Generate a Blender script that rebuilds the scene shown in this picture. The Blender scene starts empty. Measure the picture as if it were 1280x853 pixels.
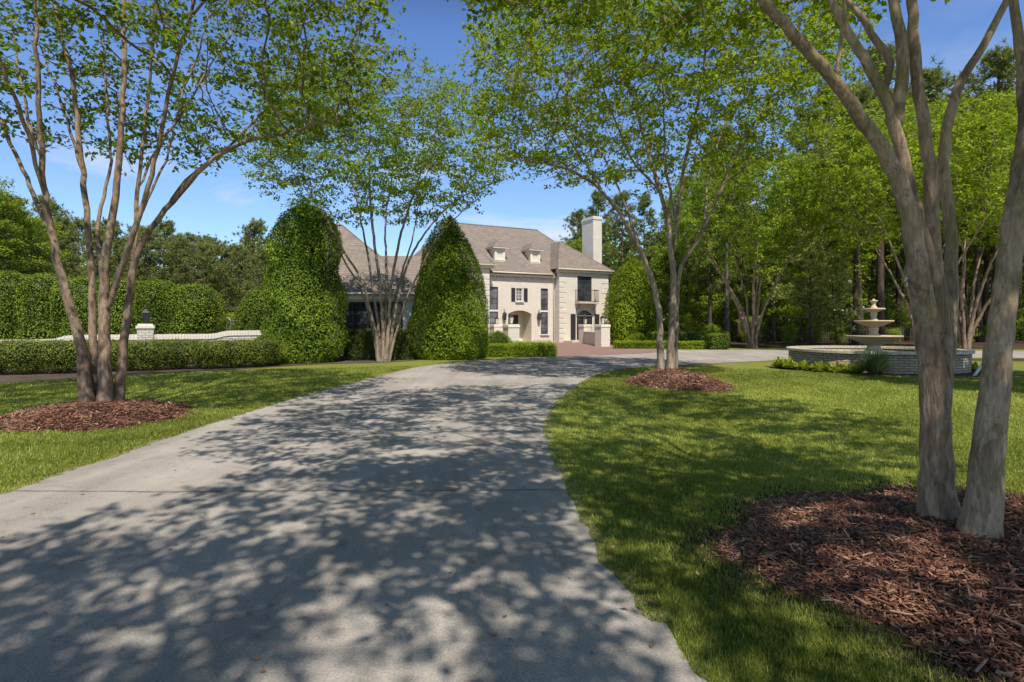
import bpy, bmesh, math, random
import numpy as np
from mathutils import Vector, Matrix, noise as mnoise

random.seed(7)
RNG = np.random.default_rng(11)
SC = bpy.context.scene
COL = SC.collection
PI = math.pi
F = 711.0; CX = 640.0; HY = 406.0; EYE = 1.6      # the photograph's lens, in its own 1280 px frame

def ground(px, py, z=0.0):
    Y = (EYE - z) * F / (py - HY)
    return ((px - CX) * Y / F, Y)
def at(px, py, Y):
    return ((px - CX) / F * Y, Y, EYE - (py - HY) / F * Y)
def atx(px, Y):
    return (px - CX) / F * Y

# ------------------------------------------------------------------ materials
def new_mat(name):
    m = bpy.data.materials.new(name); m.use_nodes = True
    nt = m.node_tree; nt.nodes.clear()
    out = nt.nodes.new('ShaderNodeOutputMaterial')
    return m, nt, out
def N(nt, typ, **kw):
    n = nt.nodes.new(typ)
    for k, v in kw.items():
        if k.startswith('i_'):
            key = k[2:].replace('_', ' ')
            n.inputs[int(key) if key.isdigit() else key].default_value = v
        else: setattr(n, k, v)
    return n
def L(nt, a, b): nt.links.new(a, b)
def rgba(c): return (c[0], c[1], c[2], 1.0)
def ramp(nt, fac, stops):
    r = nt.nodes.new('ShaderNodeValToRGB')
    el = r.color_ramp.elements
    while len(el) < len(stops): el.new(0.5)
    for e, (p, c) in zip(el, stops):
        e.position = p; e.color = rgba(c)
    L(nt, fac, r.inputs[0]); return r.outputs[0]
def mixc(nt, fac, a, b, mode='MIX'):
    n = nt.nodes.new('ShaderNodeMix'); n.data_type = 'RGBA'; n.blend_type = mode
    for sock, v in ((n.inputs[0], fac), (n.inputs[6], a), (n.inputs[7], b)):
        if hasattr(v, 'is_linked'): L(nt, v, sock)
        elif isinstance(v, (int, float)): sock.default_value = v
        else: sock.default_value = rgba(v)
    return n.outputs[2]
def coords(nt, scale=(1, 1, 1), kind='Object'):
    t = nt.nodes.new('ShaderNodeTexCoord'); mp = nt.nodes.new('ShaderNodeMapping')
    mp.inputs['Scale'].default_value = scale
    L(nt, t.outputs[kind], mp.inputs[0]); return mp.outputs[0]
def nz(nt, vec, scale, detail=4, rough=0.55, dist=0.0):
    n = N(nt, 'ShaderNodeTexNoise'); n.inputs['Scale'].default_value = scale
    n.inputs['Detail'].default_value = detail; n.inputs['Roughness'].default_value = rough
    n.inputs['Distortion'].default_value = dist
    L(nt, vec, n.inputs['Vector']); return n.outputs[0]
def bump(nt, height, strength=0.3, dist=0.02):
    b = N(nt, 'ShaderNodeBump'); b.inputs['Strength'].default_value = strength
    b.inputs['Distance'].default_value = dist
    L(nt, height, b.inputs['Height']); return b.outputs[0]
def pbsdf(nt, out, col, rough=0.8, spec=0.3, normal=None, metal=0.0):
    p = N(nt, 'ShaderNodeBsdfPrincipled')
    if hasattr(col, 'is_linked'): L(nt, col, p.inputs['Base Color'])
    else: p.inputs['Base Color'].default_value = rgba(col)
    if hasattr(rough, 'is_linked'): L(nt, rough, p.inputs['Roughness'])
    else: p.inputs['Roughness'].default_value = rough
    p.inputs['Specular IOR Level'].default_value = spec
    p.inputs['Metallic'].default_value = metal
    if normal: L(nt, normal, p.inputs['Normal'])
    L(nt, p.outputs[0], out.inputs[0]); return p

def m_plain(name, col, rough=0.6, spec=0.3, metal=0.0, var=0.12, scale=6.0):
    m, nt, out = new_mat(name)
    n = nz(nt, coords(nt), scale, 5)
    c = ramp(nt, n, [(0.25, [x * (1 - var) for x in col]), (0.75, [min(1, x * (1 + var)) for x in col])])
    pbsdf(nt, out, c, rough, spec, bump(nt, n, 0.1, 0.01), metal); return m

def m_leaf(name, dark, light, trans=0.35, rough=0.45, yellow=None):
    m, nt, out = new_mat(name)
    a = N(nt, 'ShaderNodeAttribute', attribute_name='tint')
    mid = [(d + l) * 0.45 for d, l in zip(dark, light)]
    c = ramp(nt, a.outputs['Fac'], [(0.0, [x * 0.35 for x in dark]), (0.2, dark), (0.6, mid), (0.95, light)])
    p = N(nt, 'ShaderNodeBsdfPrincipled')
    L(nt, c, p.inputs['Base Color']); p.inputs['Roughness'].default_value = rough
    p.inputs['Specular IOR Level'].default_value = 0.14
    t = N(nt, 'ShaderNodeBsdfTranslucent')
    yc = mixc(nt, 0.65, c, yellow or [light[0] * 1.35, light[1] * 1.3, light[2] * 0.6])
    L(nt, yc, t.inputs[0])
    mx = N(nt, 'ShaderNodeMixShader'); mx.inputs[0].default_value = trans
    L(nt, p.outputs[0], mx.inputs[1]); L(nt, t.outputs[0], mx.inputs[2]); L(nt, mx.outputs[0], out.inputs[0])
    return m

def m_bark(name, a, b, c, scale=5.0, stretch=0.22, bstr=0.35, moss=None):
    m, nt, out = new_mat(name)
    v = coords(nt, (1, 1, stretch))
    n1 = nz(nt, v, scale * 2.2, 6, 0.6, 0.8)
    n2 = nz(nt, coords(nt, (1, 1, 0.45)), scale * 0.55, 4, 0.6, 1.2)
    n3 = nz(nt, v, scale * 9, 4)
    col = ramp(nt, n1, [(0.30, a), (0.5, b), (0.72, c)])
    patch = ramp(nt, n2, [(0.485, (0, 0, 0)), (0.515, (1, 1, 1))])
    col = mixc(nt, patch, col, mixc(nt, 0.45, col, [x * 1.3 for x in c]))
    n5 = nz(nt, coords(nt, (1, 1, 0.5)), scale * 1.7, 5, 0.6, 1.5)
    col = mixc(nt, ramp(nt, n5, [(0.60, (0, 0, 0)), (0.63, (.55, .55, .55))]), col, [x * .75 for x in a])
    if moss:
        n4 = nz(nt, coords(nt, (1, 1, 0.5)), scale * 0.9, 6, 0.65, 0.5)
        mk = ramp(nt, n4, [(0.5, (0, 0, 0)), (0.66, (0.75, 0.75, 0.75))])
        col = mixc(nt, mk, col, moss)
    fine = ramp(nt, n3, [(0.3, (0.72, 0.71, 0.70)), (0.68, (1.18, 1.18, 1.17))])
    col = mixc(nt, 1.0, col, fine, 'MULTIPLY')
    h = N(nt, 'ShaderNodeMath', operation='ADD'); L(nt, n1, h.inputs[0]); L(nt, n3, h.inputs[1])
    pbsdf(nt, out, col, 0.75, 0.25, bump(nt, h.outputs[0], bstr, 0.02)); return m

def wallvec(nt):
    """Object x+y along the wall and z up it, so courses run level on every face."""
    t = N(nt, 'ShaderNodeTexCoord'); s = N(nt, 'ShaderNodeSeparateXYZ'); L(nt, t.outputs['Object'], s.inputs[0])
    a = N(nt, 'ShaderNodeMath', operation='ADD'); L(nt, s.outputs[0], a.inputs[0]); L(nt, s.outputs[1], a.inputs[1])
    c = N(nt, 'ShaderNodeCombineXYZ'); L(nt, a.outputs[0], c.inputs[0]); L(nt, s.outputs[2], c.inputs[1])
    return c.outputs[0]
def cylvec(nt, r):
    t = N(nt, 'ShaderNodeTexCoord'); s = N(nt, 'ShaderNodeSeparateXYZ'); L(nt, t.outputs['Object'], s.inputs[0])
    a = N(nt, 'ShaderNodeMath', operation='ARCTAN2'); L(nt, s.outputs[1], a.inputs[0]); L(nt, s.outputs[0], a.inputs[1])
    k = N(nt, 'ShaderNodeMath', operation='MULTIPLY'); L(nt, a.outputs[0], k.inputs[0]); k.inputs[1].default_value = r
    c = N(nt, 'ShaderNodeCombineXYZ'); L(nt, k.outputs[0], c.inputs[0]); L(nt, s.outputs[2], c.inputs[1])
    return c.outputs[0]
def m_brick(name, c1, c2, mortar, bw=0.22, bh=0.075, ms=0.008, rough=0.8, bstr=0.5, flat=False, stain=0.12):
    m, nt, out = new_mat(name)
    v = cylvec(nt, flat) if isinstance(flat, float) else (coords(nt) if flat else wallvec(nt))
    b = N(nt, 'ShaderNodeTexBrick'); L(nt, v, b.inputs['Vector'])
    b.inputs['Color1'].default_value = rgba(c1); b.inputs['Color2'].default_value = rgba(c2)
    b.inputs['Mortar'].default_value = rgba(mortar); b.inputs['Scale'].default_value = 1.0
    b.inputs['Brick Width'].default_value = bw; b.inputs['Row Height'].default_value = bh
    b.inputs['Mortar Size'].default_value = ms; b.inputs['Mortar Smooth'].default_value = 0.3
    n = nz(nt, coords(nt), 1.1, 6, 0.6)
    st = ramp(nt, n, [(0.3, (1 - stain,) * 3), (0.7, (1, 1, 1))])
    n2 = nz(nt, coords(nt), 14, 4)
    st2 = ramp(nt, n2, [(0.3, (0.92,) * 3), (0.7, (1.04,) * 3)])
    col = mixc(nt, 1.0, mixc(nt, 1.0, b.outputs[0], st, 'MULTIPLY'), st2, 'MULTIPLY')
    inv = N(nt, 'ShaderNodeMath', operation='SUBTRACT'); inv.inputs[0].default_value = 1.0; L(nt, b.outputs[1], inv.inputs[1])
    pbsdf(nt, out, col, rough, 0.25, bump(nt, inv.outputs[0], bstr, 0.01)); return m

def m_glass(name, col=(0.03, 0.035, 0.04)):
    m, nt, out = new_mat(name)
    n = nz(nt, coords(nt), 1.3, 3)
    c = ramp(nt, n, [(0.35, [x * 0.6 for x in col]), (0.65, [x * 1.8 for x in col])])
    pbsdf(nt, out, c, 0.06, 0.6, bump(nt, n, 0.03, 0.02)); return m

M = {}
def make_materials():
    M['leaf_myrtle'] = m_leaf('myrtle_leaf', (0.05, 0.10, 0.012), (0.36, 0.50, 0.05), 0.42)
    M['leaf_myrtle_dark'] = m_leaf('myrtle_leaf_dark', (0.045, 0.085, 0.012), (0.32, 0.44, 0.05), 0.38)
    M['leaf_myrtle_lime'] = m_leaf('myrtle_leaf_lime', (0.065, 0.12, 0.012), (0.42, 0.54, 0.05), 0.45)
    M['leaf_magnolia'] = m_leaf('magnolia_leaf', (0.03, 0.07, 0.008), (0.33, 0.46, 0.05), 0.2, 0.38)
    M['leaf_magnolia_gold'] = m_leaf('magnolia_leaf_gold', (0.035, 0.08, 0.008), (0.37, 0.49, 0.04), 0.25, 0.4)
    M['leaf_hedge'] = m_leaf('clipped_hedge_leaf', (0.035, 0.075, 0.010), (0.33, 0.43, 0.05), 0.18, 0.42)
    M['leaf_holly'] = m_leaf('low_hedge_leaf', (0.04, 0.068, 0.014), (0.33, 0.38, 0.07), 0.15, 0.42)
    M['leaf_box'] = m_leaf('boxwood_leaf', (0.06, 0.11, 0.008), (0.42, 0.54, 0.035), 0.3, 0.45)
    M['leaf_wood'] = m_leaf('woodland_leaf', (0.05, 0.09, 0.013), (0.37, 0.48, 0.06), 0.35)
    M['leaf_wood_light'] = m_leaf('woodland_leaf_light', (0.08, 0.13, 0.014), (0.46, 0.58, 0.065), 0.4)
    M['needle'] = m_leaf('pine_needle', (0.055, 0.085, 0.025), (0.33, 0.38, 0.10), 0.2, 0.6)
    M['needle_olive'] = m_leaf('olive_pine_needle', (0.06, 0.08, 0.025), (0.36, 0.40, 0.12), 0.2, 0.6)
    M['needle_soft'] = m_leaf('soft_pine_needle', (0.12, 0.16, 0.04), (0.52, 0.58, 0.19), 0.3, 0.6)
    M['leaf_hosta'] = m_leaf('hosta_leaf', (0.09, 0.13, 0.012), (0.42, 0.48, 0.05), 0.35, 0.45)
    M['leaf_liriope'] = m_leaf('clump_leaf', (0.05, 0.085, 0.03), (0.20, 0.26, 0.11), 0.25, 0.45)
    M['blade'] = m_leaf('grass_blade', (0.075, 0.11, 0.018), (0.55, 0.60, 0.14), 0.35, 0.5)
    M['bark_myrtle'] = m_bark('myrtle_bark', (0.105, 0.070, 0.050), (0.205, 0.142, 0.10), (0.33, 0.245, 0.175), 5, 0.25, 0.25)
    M['bark_near'] = m_bark('mottled_myrtle_bark', (0.17, 0.110, 0.070), (0.30, 0.205, 0.132), (0.43, 0.315, 0.21), 6.5, 0.22, 0.55, moss=(0.21, 0.17, 0.065))
    M['bark_pale'] = m_bark('pale_myrtle_bark', (0.13, 0.095, 0.07), (0.23, 0.175, 0.13), (0.35, 0.285, 0.215), 4, 0.25, 0.25)
    M['bark_pine'] = m_bark('pine_bark', (0.03, 0.022, 0.018), (0.07, 0.05, 0.038), (0.12, 0.085, 0.065), 7, 0.35, 0.8)
    M['bark_grey'] = m_bark('grey_bark', (0.05, 0.046, 0.04), (0.10, 0.09, 0.08), (0.17, 0.155, 0.135), 6, 0.3, 0.6)
    M['white_brick'] = m_brick('painted_white_brick', (0.86, 0.80, 0.70), (0.80, 0.735, 0.63), (0.66, 0.60, 0.51), 0.24, 0.085, 0.010, 0.75, 0.6, stain=0.10)
    M['wall_brick'] = m_brick('garden_wall_white_brick', (0.78, 0.725, 0.63), (0.66, 0.61, 0.52), (0.40, 0.36, 0.30), 0.24, 0.085, 0.012, 0.8, 0.8, stain=0.22)
    M['basin_brick'] = m_brick('fountain_basin_brick', (0.56, 0.46, 0.30), (0.44, 0.36, 0.235), (0.20, 0.16, 0.10), 0.30, 0.085, 0.014, 0.8, 0.9, flat=2.85, stain=0.3)
    M['coping'] = m_plain('white_brick_coping', (0.78, 0.72, 0.62), 0.8, 0.2, var=0.14, scale=16)
    M['shingle'] = m_brick('roof_shingle', (0.33, 0.275, 0.24), (0.255, 0.212, 0.183), (0.17, 0.14, 0.12), 0.34, 0.135, 0.012, 0.85, 0.6, stain=0.15)
    M['trim'] = m_plain('cream_trim', (0.74, 0.66, 0.50), 0.55, 0.3, var=0.05)
    M['white_trim'] = m_plain('white_trim', (0.80, 0.76, 0.68), 0.5, 0.3, var=0.04)
    M['shutter'] = m_plain('dark_shutter_paint', (0.045, 0.040, 0.045), 0.5, 0.35)
    M['door'] = m_plain('dark_door_paint', (0.05, 0.032, 0.028), 0.4, 0.4)
    M['glass'] = m_glass('window_glass')
    M['glass_blue'] = m_glass('screened_window_glass', (0.11, 0.112, 0.125))
    M['iron'] = m_plain('black_iron', (0.03, 0.03, 0.032), 0.45, 0.5, 0.3)
    M['copper'] = m_plain('aged_lantern_metal', (0.055, 0.05, 0.045), 0.5, 0.5, 0.4)
    M['lampglass'] = m_plain('frosted_lantern_glass', (0.62, 0.60, 0.52), 0.25, 0.5, var=0.06)
    M['stone'] = m_plain('cast_stone', (0.60, 0.47, 0.31), 0.8, 0.25, var=0.18, scale=7)
    M['stone_rim'] = m_plain('weathered_rim_brick', (0.60, 0.52, 0.39), 0.8, 0.2, var=0.3, scale=12)
    M['pvc'] = m_plain('white_plastic', (0.78, 0.76, 0.74), 0.4, 0.4, var=0.03)
    M['steel'] = m_plain('grey_tube', (0.35, 0.36, 0.38), 0.4, 0.5, 0.6)
    M['fence'] = m_plain('weathered_fence', (0.085, 0.07, 0.058), 0.8, 0.2, var=0.3)
    M['stick'] = m_plain('dry_stick', (0.30, 0.23, 0.17), 0.85, 0.2, var=0.25, scale=20)
    M['paleleaf'] = m_plain('dead_leaf', (0.30, 0.19, 0.11), 0.7, 0.2, var=0.25, scale=30)
    # water in the basin
    m, nt, out = new_mat('pool_water')
    n = nz(nt, coords(nt), 7, 3); pbsdf(nt, out, (0.03, 0.045, 0.045), 0.05, 0.6, bump(nt, n, 0.15, 0.02)); M['water'] = m
    # chips
    m, nt, out = new_mat('mulch_chip')
    a = N(nt, 'ShaderNodeAttribute', attribute_name='tint')
    c = ramp(nt, a.outputs['Fac'], [(0.0, (0.055, 0.026, 0.018)), (0.35, (0.22, 0.100, 0.066)), (0.7, (0.42, 0.235, 0.155)), (1.0, (0.56, 0.42, 0.29))])
    pbsdf(nt, out, c, 0.85, 0.2); M['chip'] = m
    # mulch base, bed, forest floor
    def soil(name, a_, b_, c_, sc, d=0.03):
        m, nt, out = new_mat(name)
        v = coords(nt); n1 = nz(nt, v, sc, 8, 0.7); n2 = nz(nt, v, 0.5, 5)
        col = mixc(nt, ramp(nt, n2, [(0.35, (0, 0, 0)), (0.65, (1, 1, 1))]), ramp(nt, n1, [(0.3, a_), (0.55, b_), (0.75, c_)]), ramp(nt, n1, [(0.3, [x * .6 for x in a_]), (0.6, a_), (0.8, b_)]))
        pbsdf(nt, out, col, 0.9, 0.15, bump(nt, n1, 0.9, d)); return m
    M['mulch'] = soil('mulch_soil', (0.03, 0.016, 0.012), (0.075, 0.038, 0.028), (0.15, 0.08, 0.055), 28)
    M['bed'] = soil('bed_soil', (0.075, 0.055, 0.045), (0.16, 0.125, 0.105), (0.26, 0.21, 0.175), 18)
    M['straw'] = soil('forest_floor', (0.06, 0.04, 0.026), (0.13, 0.09, 0.055), (0.20, 0.15, 0.09), 9)
    M['thatch'] = soil('bare_earth_thatch', (0.05, 0.036, 0.024), (0.13, 0.092, 0.06), (0.24, 0.18, 0.12), 40)
    # lawn
    m, nt, out = new_mat('lawn')
    v = coords(nt); n1 = nz(nt, v, 0.35, 5, 0.6); n2 = nz(nt, v, 2.2, 6, 0.65); n3 = nz(nt, v, 45, 5, 0.7)
    c1 = ramp(nt, n3, [(0.28, (0.06, 0.09, 0.014)), (0.5, (0.19, 0.24, 0.038)), (0.74, (0.37, 0.40, 0.095))])
    c2 = ramp(nt, n3, [(0.28, (0.10, 0.115, 0.022)), (0.5, (0.29, 0.285, 0.062)), (0.74, (0.46, 0.43, 0.14))])
    ad = N(nt, 'ShaderNodeMath', operation='ADD'); L(nt, n1, ad.inputs[0]); L(nt, n2, ad.inputs[1])
    hf = N(nt, 'ShaderNodeMath', operation='MULTIPLY'); L(nt, ad.outputs[0], hf.inputs[0]); hf.inputs[1].default_value = 0.5
    col = mixc(nt, ramp(nt, hf.outputs[0], [(0.40, (0, 0, 0)), (0.62, (1, 1, 1))]), c1, c2)
    pbsdf(nt, out, col, 0.85, 0.15, bump(nt, n3, 1.0, 0.03)); M['lawn'] = m
    # driveway
    m, nt, out = new_mat('worn_asphalt')
    v = coords(nt); n1 = nz(nt, v, 0.55, 6, 0.6); n2 = nz(nt, v, 70, 5, 0.75); n3 = nz(nt, coords(nt, (1, 0.12, 1)), 1.9, 6)
    n4 = nz(nt, v, 6.0, 5, 0.7)
    c = ramp(nt, n2, [(0.26, (0.25, 0.225, 0.205)), (0.5, (0.44, 0.40, 0.368)), (0.76, (0.64, 0.59, 0.54))])
    s1 = ramp(nt, n1, [(0.3, (0.76, 0.76, 0.76)), (0.7, (1.10, 1.09, 1.07))])
    s2 = ramp(nt, n3, [(0.33, (0.80, 0.80, 0.80)), (0.6, (1.05, 1.05, 1.04))])
    s3 = ramp(nt, n4, [(0.27, (0.68, 0.68, 0.68)), (0.46, (1, 1, 1))])
    col = mixc(nt, 1.0, mixc(nt, 1.0, mixc(nt, 1.0, c, s1, 'MULTIPLY'), s2, 'MULTIPLY'), s3, 'MULTIPLY')
    # stray dark spots and pale fragments
    vo = N(nt, 'ShaderNodeTexVoronoi'); vo.inputs['Scale'].default_value = 3.1; L(nt, v, vo.inputs['Vector'])
    sp = ramp(nt, vo.outputs['Distance'], [(0.03, (0.45, 0.43, 0.42)), (0.06, (1, 1, 1))])
    col = mixc(nt, 1.0, col, sp, 'MULTIPLY')
    pbsdf(nt, out, col, 0.9, 0.2, bump(nt, n2, 0.6, 0.006)); M['asphalt'] = m
    M['joint'] = m_plain('joint_filler', (0.20, 0.18, 0.165), 0.9, 0.1, var=0.4, scale=9)
    M['paver'] = m_brick('brick_pavers', (0.40, 0.25, 0.215), (0.33, 0.20, 0.18), (0.30, 0.225, 0.20), 0.22, 0.11, 0.010, 0.85, 0.3, flat=True, stain=0.2)
    M['step'] = m_plain('pale_stone_step', (0.62, 0.56, 0.48), 0.8, 0.2)
    M['edge'] = m_plain('dirty_verge', (0.30, 0.26, 0.20), 0.9, 0.1, var=0.45, scale=14)
make_materials()

# ------------------------------------------------------------------ object helpers
def link(o, parent=None, loc=(0, 0, 0), rz=0.0):
    COL.objects.link(o)
    if parent is not None: o.parent = parent
    o.location = loc; o.rotation_euler = (0, 0, rz); return o
def tag(o, label=None, cat=None, group=None, kind=None):
    if label: o['label'] = label
    if cat: o['category'] = cat
    if group: o['group'] = group
    if kind: o['kind'] = kind
    return o
def empty(name, loc=(0, 0, 0), rz=0.0):
    o = bpy.data.objects.new(name, None); o.empty_display_size = 0.3
    return link(o, None, loc, rz)
def copy_tree(o, parent=None):
    c = o.copy(); COL.objects.link(c); c.parent = parent
    for ch in list(o.children): copy_tree(ch, c)
    return c

class MB:
    def __init__(s): s.v = []; s.f = []; s.sm = []
    def add(s, verts, faces, smooth=False):
        b = len(s.v); s.v.extend([tuple(map(float, p)) for p in verts]); s.f.extend([tuple(i + b for i in f) for f in faces])
        s.sm.extend([smooth] * len(faces)); return s
    def box(s, x0, x1, y0, y1, z0, z1):
        v = [(x, y, z) for z in (z0, z1) for y in (y0, y1) for x in (x0, x1)]
        return s.add(v, [(0, 2, 3, 1), (4, 5, 7, 6), (0, 1, 5, 4), (2, 6, 7, 3), (0, 4, 6, 2), (1, 3, 7, 5)])
    def poly(s, pts): return s.add(pts, [tuple(range(len(pts)))])
    def tube(s, pts, rads, k=8, cap=True):
        v, f = tube_np(np.array(pts, float), np.array(rads, float), k, cap); return s.add(v, f, True)
    def lathe(s, prof, n=32, c=(0, 0, 0)):
        v = []; m = len(prof)
        for i in range(n):
            a = 2 * PI * i / n
            for r, z in prof: v.append((c[0] + r * math.cos(a), c[1] + r * math.sin(a), c[2] + z))
        f = [(i * m + j, ((i + 1) % n) * m + j, ((i + 1) % n) * m + j + 1, i * m + j + 1) for i in range(n) for j in range(m - 1)]
        return s.add(v, f, True)
    def prism(s, pts2, z0, z1):
        n = len(pts2); v = [(x, y, z0) for x, y in pts2] + [(x, y, z1) for x, y in pts2]
        f = [tuple(range(n))[::-1], tuple(range(n, 2 * n))] + [(i, (i + 1) % n, n + (i + 1) % n, n + i) for i in range(n)]
        return s.add(v, f)
    def build(s, name, mat, parent=None, loc=(0, 0, 0), rz=0.0, bevel=0.0):
        me = bpy.data.meshes.new(name); me.from_pydata(s.v, [], s.f); me.materials.append(mat)
        me.polygons.foreach_set('use_smooth', s.sm)
        if bevel:
            bm = bmesh.new(); bm.from_mesh(me)
            bmesh.ops.remove_doubles(bm, verts=bm.verts, dist=1e-5)
            ed = [e for e in bm.edges if len(e.link_faces) == 2 and e.calc_face_angle(0) > 0.6]
            bmesh.ops.bevel(bm, geom=ed, offset=bevel, segments=2, affect='EDGES', profile=0.5, clamp_overlap=True)
            bm.to_mesh(me); bm.free()
        me.update()
        return link(bpy.data.objects.new(name, me), parent, loc, rz)

def tube_np(P, R, k=8, cap=True, flute=None):
    n = len(P); T = np.gradient(P, axis=0) if n > 2 else np.repeat((P[1:] - P[:1]), n, 0)
    T /= np.linalg.norm(T, axis=1)[:, None] + 1e-9
    ref = np.array([1.0, 0, 0]) if abs(T[0][0]) < 0.8 else np.array([0, 1.0, 0])
    U = np.zeros((n, 3)); u = np.cross(T[0], ref); u /= np.linalg.norm(u); U[0] = u
    for i in range(1, n):
        u = u - T[i] * np.dot(u, T[i]); u /= np.linalg.norm(u) + 1e-9; U[i] = u
    V = np.cross(T, U); th = np.arange(k) * 2 * PI / k
    rad = R[:, None] * np.ones(k)[None, :]
    if flute is not None: rad = rad * flute(np.linspace(0, 1, n)[:, None], th[None, :])
    ring = P[:, None, :] + rad[:, :, None] * (np.cos(th)[None, :, None] * U[:, None, :] + np.sin(th)[None, :, None] * V[:, None, :])
    v = ring.reshape(-1, 3)
    i = np.arange(n - 1)[:, None] * k; j = np.arange(k)[None, :]; j2 = (j + 1) % k
    f = np.stack([i + j, i + j2, i + k + j2, i + k + j], -1).reshape(-1, 4)
    f = [tuple(x) for x in f.tolist()]
    if cap and k > 3: f += [tuple(range(k))[::-1], tuple(range((n - 1) * k, n * k))]
    return v, f

def mesh_np(name, V, Fc, mat, tint=None, smooth=False):
    """One mesh from an array of vertices and equal-sided faces."""
    me = bpy.data.meshes.new(name); V = np.ascontiguousarray(V, np.float32); Fc = np.ascontiguousarray(Fc, np.int32)
    nf, k = Fc.shape
    me.vertices.add(len(V)); me.vertices.foreach_set('co', V.ravel())
    me.loops.add(nf * k); me.loops.foreach_set('vertex_index', Fc.ravel())
    me.polygons.add(nf); me.polygons.foreach_set('loop_start', np.arange(nf, dtype=np.int32) * k)
    me.polygons.foreach_set('use_smooth', np.full(nf, smooth))
    if tint is not None:
        a = me.attributes.new('tint', 'FLOAT', 'FACE'); a.data.foreach_set('value', np.clip(tint, 0, 1).astype(np.float32))
    me.materials.append(mat); me.update(calc_edges=True); me.validate(); return me
def obj_me(name, me, parent=None, loc=(0, 0, 0), rz=0): return link(bpy.data.objects.new(name, me), parent, loc, rz)

def unit(a): return a / (np.linalg.norm(a, axis=-1, keepdims=True) + 1e-9)
def leaves(P, nrm, length, width, rng, lay=0.5, axis=None):
    """Folded leaf rhombs at P facing roughly nrm; returns vertices and quads."""
    n = len(P); nrm = unit(nrm + rng.normal(0, lay, (n, 3)))
    d = axis if axis is not None else rng.normal(0, 1, (n, 3))
    d = unit(d - nrm * np.sum(d * nrm, 1, keepdims=True)); s = np.cross(nrm, d)
    Ln = (length * rng.uniform(0.65, 1.3, n))[:, None]; W = Ln * width / length * 0.5
    a = P; t = P + d * Ln - nrm * Ln * 0.12; m = P + d * Ln * 0.45 + nrm * W * 0.25
    V = np.stack([a, m + s * W, t, m - s * W], 1).reshape(-1, 3)
    Fq = np.arange(4 * n).reshape(n, 4); return V, Fq
def join(parts):
    Vs, Fs, Ts = [], [], []; b = 0
    for V, Fq, T in parts:
        Vs.append(V); Fs.append(Fq + b); Ts.append(np.broadcast_to(T, len(Fq))); b += len(V)
    return np.concatenate(Vs), np.concatenate(Fs), np.concatenate(Ts)

class Lump:
    """Smooth random field made of a few plane waves."""
    def __init__(s, rng, freq, n=9):
        s.k = unit(rng.normal(0, 1, (n, 3))) * freq * rng.uniform(0.5, 1.8, (n, 1)); s.p = rng.uniform(0, 2 * PI, n)
    def __call__(s, P): return np.sin(P @ s.k.T + s.p).mean(-1) * 1.8

def spline(pts, step=0.2):
    """Catmull-Rom through (x,y,z,r) points."""
    P = np.array(pts, float); P = np.vstack([2 * P[0] - P[1], P, 2 * P[-1] - P[-2]]); out = []
    for i in range(1, len(P) - 2):
        p0, p1, p2, p3 = P[i - 1:i + 3]; n = max(2, int(np.linalg.norm((p2 - p1)[:3]) / step))
        for t in np.arange(n) / n:
            out.append(0.5 * (2 * p1 + (p2 - p0) * t + (2 * p0 - 5 * p1 + 4 * p2 - p3) * t * t + (3 * p1 - p0 - 3 * p2 + p3) * t ** 3))
    out.append(P[-2]); return np.array(out)

# ------------------------------------------------------------------ crape myrtles
def colonize(seeds, attr, rng, step=0.3, kill=0.42, infl=8.0, iters=75, trop=0.08, start=None):
    pos = [np.array(p) for p in seeds]; par = [-1] * len(seeds); sid = list(range(len(seeds)))
    pos_a = np.array(pos)
    nd = np.full(len(attr), 1e9); ni = np.zeros(len(attr), int); alive = np.ones(len(attr), bool)
    new = np.arange(len(pos)); kids = {}
    for it in range(iters):
        P = pos_a[new]
        D = np.linalg.norm(attr[:, None, :] - P[None], axis=2); j = D.argmin(1); dm = D[np.arange(len(attr)), j]
        b = dm < nd; nd[b] = dm[b]; ni[b] = new[j[b]]
        alive &= nd > kill
        idx = np.where(alive & (nd < infl))[0]
        if not len(idx): break
        nodes, inv = np.unique(ni[idx], return_inverse=True)
        vec = unit(attr[idx] - pos_a[ni[idx]]); acc = np.zeros((len(nodes), 3)); np.add.at(acc, inv, vec)
        acc = unit(acc) + rng.normal(0, 0.16, acc.shape); acc[:, 2] += trop
        cand = pos_a[nodes] + unit(acc) * step
        ok = []
        for c, nn in zip(cand, nodes):
            ks = kids.setdefault(int(nn), [])
            if len(ks) >= 4 or any(np.linalg.norm(c - k) < step * 0.45 for k in ks): 
                continue
            ks.append(c); ok.append((c, int(nn)))
        if not ok: break
        s = len(pos_a); pos_a = np.vstack([pos_a, np.array([c for c, _ in ok])])
        for q, (c, nn) in enumerate(ok): par.append(nn); sid.append(sid[nn])
        new = np.arange(s, s + len(ok))
    return pos_a, np.array(par), np.array(sid)

def crown_points(n, c, r, rng, zlo=None, hollow=0.5, cone=0.9):
    """Points in an ellipsoid, denser at the outside, with the inner lower part (bare limbs) left out."""
    out = []
    while len(out) < n:
        p = rng.uniform(-1, 1, 3); d = np.linalg.norm(p)
        if d > 1: continue
        rh = math.hypot(p[0], p[1])
        if p[2] < -0.15 and rh < cone * 0.62 and rng.random() < 0.9: continue
        if d < hollow and rng.random() < 0.75: continue
        q = np.array(c) + p * np.array(r)
        if zlo is not None and q[2] < zlo + 0.25 * rng.random(): continue
        out.append(q)
    return np.array(out)

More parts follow.
